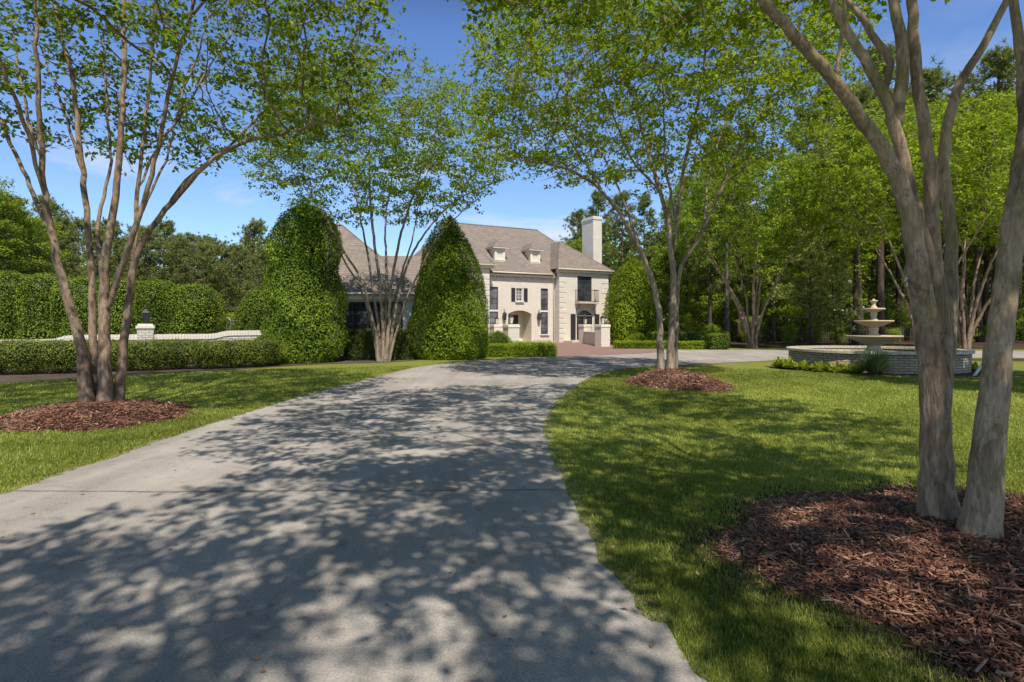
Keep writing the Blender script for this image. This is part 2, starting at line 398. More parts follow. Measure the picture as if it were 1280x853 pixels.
def myrtle(name, base, stems, attr, leafmat, barkmat, label, group=None, seed=1, leaf=(0.06, 0.03), per=10, spread=0.2,
           seedz=2.0, step=0.3, near=False, sides=10, twig=0.0075, kill=0.42, leafcap=6, cat='tree', tint0=0.60):
    rng = np.random.default_rng(seed); B = np.array([base[0], base[1], base[2] if len(base) > 2 else 0.0])
    root = empty(name, tuple(B)); tag(root, label, cat, group)
    trunks = []; seeds = []; srad = []; sown = []
    for si, st in enumerate(stems):
        own = st[1] if isinstance(st, tuple) else si; pts = st[0] if isinstance(st, tuple) else st
        S = spline(pts, 0.09 if near else 0.2); jit = 0.004 if near else 0.012
        S[1:, :3] += rng.normal(0, jit, (len(S) - 1, 3)); trunks.append((own, S))
        for q in range(0, len(S), 3 if near else 2):
            if S[q, 2] > seedz: seeds.append(S[q, :3]); srad.append(S[q, 3]); sown.append(own)
        seeds.append(S[-1, :3]); srad.append(S[-1, 3]); sown.append(own)
    seeds = np.array(seeds); srad = np.array(srad)
    pos, par, sid = colonize(seeds, attr, rng, step, kill)
    n = len(pos); ns = len(seeds); cnt = np.zeros(n); kids = [[] for _ in range(n)]
    for i in range(n - 1, -1, -1):
        if cnt[i] == 0: cnt[i] = 1
        if par[i] >= 0: cnt[par[i]] += cnt[i]; kids[par[i]].append(i)
    smooth = pos.copy()
    for i in range(ns, n):
        if kids[i] and par[i] >= 0: smooth[i] = 0.5 * pos[i] + 0.25 * pos[par[i]] + 0.25 * pos[kids[i][0]]
    rad = np.minimum(twig * cnt ** 0.48, 0.8 * srad[sid])
    byown = {}
    for own, S in trunks:
        mb = byown.setdefault(own, MB); 
        if mb is MB: mb = byown[own] = MB()
        k = 22 if near else sides
        ph = rng.uniform(0, 6.28, 4); big = S[0, 3] > 0.05
        fl = (lambda s, t, ph=ph, Ls=float(np.linalg.norm(np.diff(S[:, :3], axis=0), axis=1).sum()), gr=float(S[0, 2] < .4): 1 + gr * (.16 * np.sin(4 * t + ph[1]) + .10 * np.sin(3 * t + ph[0]) + .14) * np.exp(-s * Ls / .20) + 0.07 * np.sin(2 * t + ph[0] + 3 * s) + 0.05 * np.sin(3 * t + ph[1] - 4 * s) + 0.035 * np.sin(5 * t + ph[2] + 9 * s) + 0.02 * np.sin(23 * s + 2 * t + ph[3]))
        P = S[:, :3] - B; R = S[:, 3].copy()
        if S[0, 2] > 0.6: R[:3] *= np.array([.35, .7, .9])[:len(R[:3])]
        if P[0, 2] < 0.3: R *= 1 + 0.24 * np.exp(-np.linalg.norm(P - P[0], axis=1) / 0.28)
        v, f = tube_np(P, R, k if big else max(6, k // 2), True, fl); mb.add(v, f, True)
    for i in range(ns):
        for c in kids[i]:
            stack = [(i, c)]
            while stack:
                a, b = stack.pop(); chain = [a, b]
                while kids[b]:
                    ks = sorted(kids[b], key=lambda q: -cnt[q])
                    for o in ks[1:]: stack.append((b, o))
                    b = ks[0]; chain.append(b)
                Pc = smooth[chain] - B; Rc = rad[chain].copy(); Rc[0] = min(Rc[0], Rc[1] * 1.15)
                kk = 7 if Rc[1] > 0.03 else (5 if Rc[1] > 0.012 else 3)
                if len(Pc) == 2: Pc = np.vstack([Pc[:1], Pc.mean(0, keepdims=True), Pc[1:]]); Rc = np.array([Rc[0], Rc.mean(), Rc[1]])
                Rc[-1] *= 0.5
                v, f = tube_np(Pc, Rc, kk, False); byown[sown[sid[i]]].add(v, f, True)
    # leaves in flat sprays round the thin twigs
    idx = np.array([i for i in range(ns, n) if cnt[i] <= leafcap])
    fld = Lump(rng, 1.6)(smooth[idx]); nsub = np.where(rng.random(len(idx)) < np.clip(.70 + .4 * fld, .2, .97), rng.integers(2, 5, len(idx)), rng.integers(0, 2, len(idx)))
    own_n = np.repeat(idx, nsub); ns_ = len(own_n)
    o0 = smooth[own_n] - (smooth[own_n] - smooth[par[own_n]]) * rng.uniform(0, .9, (ns_, 1)); sub = o0 + rng.normal(0, 1, (ns_, 3)) * np.array([spread * 1.1, spread * 1.1, spread * .38]) + np.array([0, 0, .03])
    # a thin twig out to every spray
    tw = twig * .55; sd = unit(np.cross(sub - o0, rng.normal(0, 1, (ns_, 3)))) * tw; sd2 = unit(np.cross(sub - o0, sd)) * tw
    tv = np.stack([o0 + sd, o0 - sd, sub, o0 + sd2, o0 - sd2, sub], 1) - B; twigs = (tv.reshape(-1, 3), (np.arange(ns_)[:, None, None] * 6 + np.array([[0, 1, 2], [3, 4, 5]])[None]).reshape(-1, 3))
    m = rng.poisson(per, ns_); src_s = np.repeat(np.arange(ns_), m); src = own_n[src_s]
    P = sub[src_s] + rng.normal(0, 1, (len(src), 3)) * np.array([.40, .40, .17]) * spread
    own0 = sorted(byown)[0]
    byown[own0].add(twigs[0], twigs[1].tolist())
    clump = rng.uniform(0, 1, n)[src]; lf = Lump(rng, 1.2)
    for own in sorted(byown): byown[own].build('trunk', barkmat, root)
    outw = unit(P - np.array([B[0], B[1], P[:, 2].mean() - 2]))
    nrm = np.array([0, 0, 1.0]) + outw * 0.35
    print(name, 'nodes', n, 'leaves', len(P))
    V, Fq = leaves(P - B, nrm, leaf[0], leaf[1], rng, 0.8)
    T = tint0 + 0.18 * lf(P) + 0.25 * (clump - 0.5) + rng.normal(0, 0.20, len(P))
    obj_me('crown', mesh_np('crown', V, Fq, leafmat, T), root)
    return root

RS = 1.0
def pxstem(pts, Yb, r0, r1, taper=None):
    """Stem as (px, py, dY) measured on the photo at the depth of its tree -> world points with radii."""
    out = []; n = len(pts)
    for i, p in enumerate(pts):
        Y = Yb + (p[2] if len(p) > 2 else 0.0); x, y, z = at(p[0], p[1], Y); t = i / (n - 1)
        out.append((x, y, z, RS * (r0 + (r1 - r0) * t ** 0.8)))
    return out

def vase(base, nst, H, R, r0, rng):
    st = []
    for i in range(nst):
        a = 2 * PI * (i + rng.uniform(-0.25, 0.25)) / nst; b = 0.16 + 0.05 * rng.random()
        out = R * rng.uniform(0.30, 0.75); h = H * rng.uniform(0.50, 0.66); p = []
        for t in (0, 0.12, 0.3, 0.5, 0.75, 1.0):
            rr = b + out * (t ** 1.7) * (1 if i else 0.35); aa = a + rng.uniform(-0.12, 0.12)
            p.append((base[0] + rr * math.cos(aa), base[1] + rr * math.sin(aa), (base[2] if len(base) > 2 else 0) - 0.05 + h * t, r0 * (1 - 0.68 * t ** 0.7)))
        st.append(p)
    return st

# ---- the two-trunked tree at the right
rb = (3.08, 3.95, 0.12)
RS = .67
def R1():
    Y = 4.0; S = []
    # left trunk and its forks
    S.append((pxstem([(1174, 662, .08), (1171, 600, .08), (1168, 520, .08), (1164, 450, .07), (1156, 390, .04), (1148, 340, 0), (1138, 270, -.02), (1113, 205, -.05), (1078, 150, -.1), (1040, 98, -.15), (990, 42, -.2), (945, -10, -.25), (880, -80, -.35), (800, -190, -.2)], Y, .150, .03), 0))
    S.append((pxstem([(1164, 450, .07), (1166, 380, .06), (1158, 320, .05), (1146, 280, .05), (1133, 220, .05), (1120, 160, .06), (1104, 118, .08), (1080, 74, .1), (1055, 30, .1), (1035, -10, .1), (1000, -100, .2), (950, -260, .3)], Y, .105, .03), 0))
    S.append((pxstem([(1122, 165, .06), (1125, 120, .02), (1127, 60, 0), (1117, 0, 0), (1095, -90, .1), (1085, -260, 0)], Y, .078, .028), 0))
    S.append((pxstem([(1106, 120, .08), (1112, 80, .1), (1097, 52, .15), (1070, 14, .2), (1040, -30, .3), (990, -120, .5)], Y, .048, .02), 0))
    S.append((pxstem([(1172, 560, .10), (1177, 500, .12), (1180, 430, .16), (1172, 360, .18), (1166, 300, .17), (1164, 240, .15), (1158, 170, .13), (1146, 90, .12), (1141, 20, .1), (1138, -60, .05), (1150, -200, .1), (1170, -380, 0)], Y, .115, .032), 0))
    S.append((pxstem([(1174, 570, .10), (1181, 480, .18), (1188, 400, .27), (1190, 330, .32), (1184, 250, .32), (1180, 190, .3), (1190, 130, .28), (1205, 95, .3), (1228, 58, .32), (1250, 18, .3), (1275, -40, .3), (1310, -140, .4), (1340, -300, .5)], Y, .078, .024), 0))
    S.append((pxstem([(1046, 104, -.15), (1050, 60, -.1), (1056, 10, -.1), (1050, -60, -.1), (1060, -180, 0)], Y, .024, .012), 0))
    # right trunk, leaning out of the frame
    Y2 = 3.72
    S.append((pxstem([(1226, 680, 0), (1232, 600, 0), (1240, 520, .01), (1248, 440, .02), (1258, 360, .03), (1270, 270, .04), (1287, 170, .04), (1305, 60, .02), (1330, -60, -.05), (1370, -220, -.15), (1420, -400, -.3)], Y2, .152, .045), 1))
    S.append((pxstem([(1256, 390, .03), (1268, 310, .02), (1290, 210, -.1), (1330, 90, -.25), (1390, -60, -.5), (1480, -260, -.9)], Y2, .085, .03), 1))
    S.append((pxstem([(1274, 262, .04), (1280, 190, .05), (1278, 90, .12), (1268, 10, .2), (1245, -80, .4), (1210, -240, .7)], Y2, .07, .025), 1))
    rng = np.random.default_rng(41)
    A = crown_points(3200, (2.0, 4.7, 7.3), (5.6, 5.3, 2.7), rng, 4.9, 0.5)
    # flare of both trunks into the mulch
    return myrtle('crape_myrtle', rb, S, A, M['leaf_myrtle'], M['bark_near'], 'mottled two-trunked crape myrtle in the near mulch mound at right', seed=3,
                  leaf=(0.095, 0.06), per=11, spread=0.17, seedz=4.2, step=0.28, near=True, kill=0.40)
R1()

# ---- left tree
RS = .60
def L1():
    Y = 10.1; B = (atx(127, Y), Y, 0.1); S = []
    S.append((pxstem([(112, 512, -.15), (106, 470, -.15), (98, 427, -.15), (88, 385, -.2), (76, 341, -.2), (64, 290, -.25), (57, 245, -.3), (51, 200, -.35), (48, 130, -.4), (45, 60, -.5), (44, -40, -.5)], Y, .165, .045), 0))
    S.append((pxstem([(64, 290, -.25), (50, 262, 0), (37, 232, .2), (18, 190, .4), (0, 150, .6), (-30, 90, .9), (-60, 10, 1.2)], Y, .085, .03), 0))
    S.append((pxstem([(58, 250, -.3), (44, 205, -.5), (28, 150, -.8), (10, 100, -1.1), (-12, 40, -1.4), (-30, -20, -1.6)], Y, .07, .028), 0))
    S.append((pxstem([(50, 196, -.35), (34, 140, -.2), (22, 80, 0), (15, 20, .2)], Y, .05, .02), 0))
    S.append((pxstem([(120, 512, .1), (117, 450, .12), (116, 396, .15), (115, 340, .2), (109, 262, .3), (100, 185, .4), (91, 104, .5), (76, 40, .6), (62, -30, .7)], Y, .135, .04), 1))
    S.append((pxstem([(106, 230, .32), (84, 150, .6), (60, 85, .9), (40, 30, 1.2)], Y, .055, .02), 1))
    S.append((pxstem([(131, 512, -.05), (131, 450, -.05), (131, 390, 0), (129, 354, .02), (136, 295, .05), (144, 244, .1), (151, 170, .15), (155, 90, .2), (154, 20, .25), (150, -60, .3)], Y, .19, .045), 2))
    S.append((pxstem([(131, 392, 0), (143, 360, -.15), (159, 317, -.25), (175, 268, -.3), (190, 218, -.4), (205, 150, -.5), (220, 82, -.6), (238, 20, -.7), (250, -40, -.8)], Y, .11, .035), 2))
    S.append((pxstem([(129, 354, .02), (122, 300, .35), (128, 245, .6), (138, 200, .8), (133, 120, 1.0), (128, 40, 1.2)], Y, .08, .028), 2))
    S.append((pxstem([(172, 276, -.3), (192, 235, 0), (212, 185, .3), (228, 120, .6), (250, 60, .9), (262, 10, 1.1)], Y, .05, .02), 2))
    S.append((pxstem([(147, 510, .12), (151, 460, .15), (156, 412, .15), (162, 370, .15), (168, 330, .15), (182, 296, .1), (207, 262, 0), (226, 240, -.1), (246, 216, -.2), (270, 196, -.3), (300, 180, -.35), (332, 172, -.3), (375, 160, -.3), (420, 150, -.2)], Y, .135, .03), 3))
    S.append((pxstem([(207, 262, 0), (232, 226, .3), (262, 202, .6), (295, 175, .9), (330, 140, 1.1), (375, 90, 1.3)], Y, .06, .022), 3))
    S.append((pxstem([(166, 345, .15), (170, 288, .3), (172, 240, .4), (178, 180, .45), (186, 110, .5), (192, 40, .6), (200, -40, .7)], Y, .085, .03), 3))
    S.append((pxstem([(172, 236, .4), (195, 190, .8), (222, 150, 1.3), (255, 95, 1.7), (290, 40, 2.0)], Y, .05, .02), 3))
    rng = np.random.default_rng(5)
    A = crown_points(2500, (B[0] + .1, Y - .2, 7.5), (5.3, 5.2, 3.2), rng, 4.5, 0.5)
    A2 = np.array([at(rng.uniform(330, 480), rng.uniform(20, 190), Y + rng.uniform(-1.2, 1.2)) for _ in range(130)])
    A2 = A2[(A2[:, 0] < -2.6 - 0.5 * np.abs(A2[:, 2] - 6))]
    return myrtle('crape_myrtle', B, S, np.vstack([A, A2]), M['leaf_myrtle_dark'], M['bark_myrtle'], 'four-stemmed crape myrtle on the left lawn in front of the long white wall', seed=8,
                  leaf=(0.105, 0.065), per=8, spread=0.20, seedz=3.4, sides=14, kill=0.38, step=.27)
L1()

# ---- middle tree on the right lawn
RS = .60
def T3():
    Y = 16.4; B = (atx(833, Y), Y, 0.15); S = []
    S.append((pxstem([(826, 470, -.1), (825, 425, -.1), (824, 392, -.1), (813, 343, -.2), (792, 298, -.4), (769, 259, -.6), (737, 226, -.9), (692, 206, -1.2), (650, 200, -1.4), (615, 190, -1.6)], Y, .175, .03), 0))
    S.append((pxstem([(800, 312, -.35), (775, 240, -.1), (748, 185, .3), (715, 130, .8), (680, 85, 1.2)], Y, .07, .025), 0))
    S.append((pxstem([(758, 247, -.7), (722, 190, -1.2), (690, 140, -1.8), (655, 100, -2.4)], Y, .06, .022), 0))
    S.append((pxstem([(837, 470, 0), (839, 430, 0), (841, 384, 0), (841, 330, 0), (835, 285, .05), (826, 242, .1), (809, 186, .3), (793, 126, .5), (775, 60, .8), (760, 0, 1.0)], Y, .20, .035), 1))
    S.append((pxstem([(841, 318, 0), (844, 270, .4), (833, 214, .8), (830, 150, 1.2), (828, 80, 1.6), (830, 10, 2.0)], Y, .10, .03), 1))
    S.append((pxstem([(824, 238, .1), (790, 200, -.5), (765, 140, -1.0), (740, 70, -1.5)], Y, .07, .025), 1))
    S.append((pxstem([(842, 310, 0), (853, 225, -.5), (864, 170, -.8), (878, 100, -1.2), (885, 30, -1.6), (890, -40, -1.8)], Y, .10, .03), 1))
    S.append((pxstem([(844, 468, .2), (845, 420, .2), (848, 350, .2), (857, 322, .15), (872, 302, .1), (899, 242, -.1), (924, 186, -.2), (955, 136, -.3), (985, 100, -.4), (1010, 85, -.5)], Y, .13, .03), 2))
    S.append((pxstem([(880, 285, .05), (886, 220, .7), (908, 150, 1.3), (940, 90, 1.9)], Y, .065, .022), 2))
    S.append((pxstem([(905, 230, -.1), (945, 200, -.9), (990, 180, -1.6)], Y, .05, .02), 2))
    rng = np.random.default_rng(6)
    A = crown_points(3400, (B[0] - .4, Y + .1, 8.9), (5.6, 5.4, 3.9), rng, 5.3, 0.5)
    return myrtle('crape_myrtle', B, S, A, M['leaf_myrtle_lime'], M['bark_pale'], 'tall vase-shaped crape myrtle in the round mulch ring beside the drive bend', seed=9,
                  leaf=(0.12, 0.075), per=9, spread=0.22, seedz=3.6, sides=12, kill=0.38, step=.27)
T3()

# ---- tree in front of the garage wing
RS = .62
def L2():
    Y = 24.6; B = (atx(478, Y), Y, 0.0); S = []
    S.append((pxstem([(474, 456, -.1), (470, 420, -.1), (462, 385, -.2), (452, 350, -.3), (430, 315, -.5), (408, 275, -.8), (385, 240, -1.2), (365, 215, -1.4)], Y, .15, .03), 0))
    S.append((pxstem([(476, 456, .1), (473, 410, .1), (466, 360, .2), (458, 310, .3), (447, 255, .5), (436, 200, .8), (425, 150, 1.0)], Y, .14, .03), 0))
    S.append((pxstem([(479, 457, 0), (479, 410, 0), (474, 350, 0), (466, 290, -.2), (462, 230, -.4), (462, 170, -.6), (466, 120, -.7)], Y, .16, .03), 1))
    S.append((pxstem([(479, 456, .2), (482, 400, .2), (483, 340, .3), (482, 280, .5), (490, 220, .8), (500, 160, 1.1)], Y, .14, .03), 1))
    S.append((pxstem([(482, 457, -.1), (486, 410, -.1), (490, 350, -.2), (502, 290, -.5), (518, 240, -.9), (535, 190, -1.3), (550, 150, -1.6)], Y, .15, .03), 2))
    S.append((pxstem([(484, 456, .1), (490, 415, .1), (498, 370, .1), (512, 325, .2), (536, 285, .3), (565, 255, .4), (600, 235, .6), (630, 225, .8)], Y, .14, .03), 2))
    S.append((pxstem([(473, 456, 0), (466, 410, 0), (454, 370, .1), (436, 335, .3), (415, 300, .5), (398, 262, .8), (380, 220, 1.1)], Y, .11, .025), 0))
    S.append((pxstem([(483, 457, .2), (490, 400, .3), (500, 350, .5), (515, 300, .9), (525, 250, 1.3), (540, 195, 1.7)], Y, .12, .025), 2))
    S.append((pxstem([(486, 457, 0), (494, 420, 0), (506, 380, -.1), (524, 340, -.2), (545, 300, -.4), (572, 270, -.7), (595, 250, -1)], Y, .11, .022), 2))
    rng = np.random.default_rng(16)
    A = crown_points(2600, (B[0] - .2, Y - .9, 9.0), (5.7, 4.4, 3.6), rng, 5.7, 0.45)
    return myrtle('crape_myrtle', B, S, A, M['leaf_myrtle'], M['bark_pale'], 'multi-stemmed crape myrtle between two conical evergreens before the garage window', seed=19,
                  leaf=(0.135, 0.082), per=9, spread=0.25, seedz=4.0, sides=9, kill=0.42, step=.29)
L2()

# ---- vase trees beyond the drive, and one standing behind the camera whose shade falls on the drive
def more_myrtles():
    rng = np.random.default_rng(23)
    Y = 38.0; b = (atx(940, Y), Y, 0)
    myrtle('crape_myrtle', b, vase(b, 7, 11, 5.4, .13, rng), crown_points(1500, (b[0] - .5, Y, 9.2), (5.4, 5.4, 4.2), rng, 5.2, .45), M['leaf_myrtle'], M['bark_myrtle'],
           'vase-shaped crape myrtle beyond the far bend of the drive, left of the fountain', seed=24, leaf=(0.20, 0.12), per=9, spread=0.27, seedz=3.6, sides=8, kill=0.52, step=.36)
    Y = 36.0; b = (atx(1206, Y), Y, 0)
    myrtle('crape_myrtle', b, vase(b, 8, 13, 6.0, .14, rng), crown_points(1500, (b[0], Y, 11.0), (6.8, 6, 5.4), rng, 5.2, .45), M['leaf_myrtle_lime'], M['bark_myrtle'],
           'large crape myrtle seen between the two near trunks at right', seed=25, leaf=(0.20, 0.12), per=9, spread=0.28, seedz=4.0, sides=8, kill=0.54, step=.38)
    Y = 33.0; b = (atx(1152, Y), Y, 0)
    myrtle('crape_myrtle', b, vase(b, 6, 12, 5.8, .13, rng), crown_points(1500, (b[0] - 1, Y, 10.2), (6.6, 5.8, 4.4), rng, 5.6, .45), M['leaf_myrtle_lime'], M['bark_myrtle'],
           'crape myrtle spreading above the fountain, its stems hidden behind the near trunk', seed=26, leaf=(0.20, 0.12), per=9, spread=0.28, seedz=4.2, sides=8, kill=0.54, step=.38)
    b = (2.9, -3.6, 0)
    myrtle('crape_myrtle', b, vase(b, 6, 10, 4.6, .11, rng), crown_points(3200, (b[0] - .8, b[1] + .2, 7.6), (5.5, 5.2, 2.7), rng, 5.0, .45), M['leaf_myrtle'], M['bark_myrtle'],
           'crape myrtle standing behind the viewpoint that shades the near drive', seed=27, leaf=(0.115, 0.075), per=11, spread=0.17, seedz=3.8, sides=8, kill=0.42)
    b = (16.1, 10.9, 0)
    myrtle('crape_myrtle', b, vase(b, 6, 11, 4.6, .11, rng), crown_points(2200, (b[0], b[1], 7.6), (4.9, 4.3, 2.7), rng, 4.6, .45), M['leaf_myrtle'], M['bark_myrtle'],
           'crape myrtle outside the right edge of the photo that shades the fountain basin', seed=28, leaf=(0.15, 0.095), per=14, spread=0.2, seedz=3.8, sides=8, kill=0.44)
more_myrtles()

# ------------------------------------------------------------------ clipped and conical evergreens
def shell(prof, H, n, rng, leaf, width, sq=0.0, lump=0.1, depth=0.16, gaps=0.0, core=0.86, lfreq=2.2, tint0=0.5, seg=28):
    """Foliage of a clipped plant: leaves on a lumpy surface of revolution (squared by sq) round a dark inner mass."""
    zs = np.array([p[0] for p in prof]) * H; rs = np.array([p[1] for p in prof]); Lf = Lump(rng, lfreq); Lg = Lump(rng, lfreq * 0.8); Lh = Lump(rng, lfreq * 3)
    zz = np.linspace(zs[0], zs[-1], 200); rr = np.interp(zz, zs, rs); dr = np.gradient(rr, zz)
    w = rr * np.sqrt(1 + np.clip(dr, -6, 6) ** 2) + 0.02; cdf = np.cumsum(w) / w.sum()
    def radius(z, th):
        r = np.interp(z, zs, rs)
        if sq: r = r * (1 + sq * (1 / np.maximum(np.abs(np.cos(th)), np.abs(np.sin(th))) - 1))
        return r
    m = int(n * 1.25); z = np.interp(rng.random(m), cdf, zz); th = rng.uniform(0, 2 * PI, m)
    r = radius(z, th); P = np.stack([r * np.cos(th), r * np.sin(th), z], 1)
    lu = Lf(P); r2 = np.maximum(0.02, r + lump * lu + lump * 0.4 * Lh(P)); dep = rng.exponential(depth, m); r2 = np.maximum(0.02, r2 - dep + 0.3 * depth)
    keep = np.ones(m, bool)
    if gaps: keep = ~((Lg(P) < -0.35) & (rng.random(m) < gaps))
    slope = np.interp(z, zz, dr); nr = unit(np.stack([np.cos(th), np.sin(th), np.clip(-slope, -0.6, 3) + 0.25], 1))
    Q = np.stack([r2 * np.cos(th), r2 * np.sin(th), z + rng.normal(0, 0.03, m)], 1)[keep]; nr = nr[keep]; lu = lu[keep]; dep = dep[keep]
    V, Fq = leaves(Q, nr, leaf, width, rng, 0.5)
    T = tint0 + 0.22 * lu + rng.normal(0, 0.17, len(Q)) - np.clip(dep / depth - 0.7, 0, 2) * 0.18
    parts = [(V, Fq, T)]
    if core:
        kz = 14; zc = np.linspace(zs[0], zs[-1], kz); tc = np.arange(seg) * 2 * PI / seg
        Z, TH = np.meshgrid(zc, tc, indexing='ij'); R = radius(Z.ravel(), TH.ravel())
        C = np.stack([R * np.cos(TH.ravel()), R * np.sin(TH.ravel()), Z.ravel()], 1); R = np.maximum(0.02, (R + lump * Lf(C)) * core - depth * 0.8)
        if gaps: R = R * np.where(Lg(C) < -0.25, 0.45, 1.0)
        C = np.stack([R * np.cos(TH.ravel()), R * np.sin(TH.ravel()), Z.ravel() * 0.97], 1)
        i = np.arange(kz - 1)[:, None] * seg; j = np.arange(seg)[None]; fq = np.stack([i + j, i + (j + 1) % seg, i + seg + (j + 1) % seg, i + seg + j], -1).reshape(-1, 4)
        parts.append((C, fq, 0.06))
    return join(parts)

def box_foliage(x0, x1, y0, y1, H, n, rng, leaf, width, lump=0.06, depth=0.07, tint0=0.5, lfreq=4.0, rnd=0.12, top_bias=0.12):
    lx, ly = x1 - x0, y1 - y0; A = np.array([lx * ly, lx * H, lx * H, ly * H, ly * H]); side = rng.choice(5, n, p=A / A.sum())
    u, v = rng.random(n), rng.random(n); P = np.zeros((n, 3)); Nn = np.zeros((n, 3)); Lf = Lump(rng, lfreq); Lh = Lump(rng, lfreq * 2.6)
    for s_, fx, nn in ((0, lambda u, v: (x0 + u * lx, y0 + v * ly, H + 0 * u), (0, 0, 1)), (1, lambda u, v: (x0 + u * lx, y0 + 0 * u, v * H), (0, -1, 0)),
                       (2, lambda u, v: (x0 + u * lx, y1 + 0 * u, v * H), (0, 1, 0)), (3, lambda u, v: (x0 + 0 * u, y0 + u * ly, v * H), (-1, 0, 0)), (4, lambda u, v: (x1 + 0 * u, y0 + u * ly, v * H), (1, 0, 0))):
        k = side == s_; P[k] = np.stack(fx(u[k], v[k]), 1); Nn[k] = nn
    # round the edges
    c = np.array([(x0 + x1) / 2, (y0 + y1) / 2, H * 0.5]); hd = np.array([lx / 2 - rnd, ly / 2 - rnd, H / 2 - rnd]); q = np.clip(P - c, -hd, hd); d = P - c - q
    dn = np.linalg.norm(d, axis=1, keepdims=True); P2 = c + q + d / (dn + 1e-9) * rnd; Nn = unit(Nn + d / (dn + 1e-9)); low = P[:, 2] < H * 0.4; P2[low, 2] = P[low, 2]
    lu = Lf(P); dep = rng.exponential(depth, n); P2 = P2 + Nn * ((lump * lu + lump * .4 * Lh(P) - dep + depth * .3)[:, None]); P2[:, 2] = np.maximum(P2[:, 2], 0.03)
    V, Fq = leaves(P2, Nn + np.array([0, 0, .25]), leaf, width, rng, 0.5)
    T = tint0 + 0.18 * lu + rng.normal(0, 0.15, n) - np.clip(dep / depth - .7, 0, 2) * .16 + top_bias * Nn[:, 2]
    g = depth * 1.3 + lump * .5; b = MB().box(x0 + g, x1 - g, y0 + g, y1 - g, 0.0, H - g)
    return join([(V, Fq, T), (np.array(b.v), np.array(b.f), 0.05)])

def evergreen(name, X, Y, arr, mat, label, cat, group=None, trunkr=0.09, H=6, bark='bark_grey', rz=0.0, stems=1):
    root = empty(name, (X, Y, 0), rz); tag(root, label, cat, group)
    V, Fq, T = arr; obj_me('crown', mesh_np('crown', V, Fq, M[mat], T), root)
    if trunkr:
        for i in range(stems):
            a = random.uniform(0, 6.28); d = 0.0 if stems == 1 else 0.14
            pts = [(d * math.cos(a) + (0.1 + d) * t * math.sin(5 * t + i), d * math.sin(a) + (0.1 + d) * t * math.cos(4 * t + i), H * 0.82 * t - .03) for t in np.linspace(0, 1, 9)]
            MB().tube(pts, [trunkr * (1 - .8 * t) for t in np.linspace(0, 1, 9)], 8).build('trunk', M[bark], root)
    return root

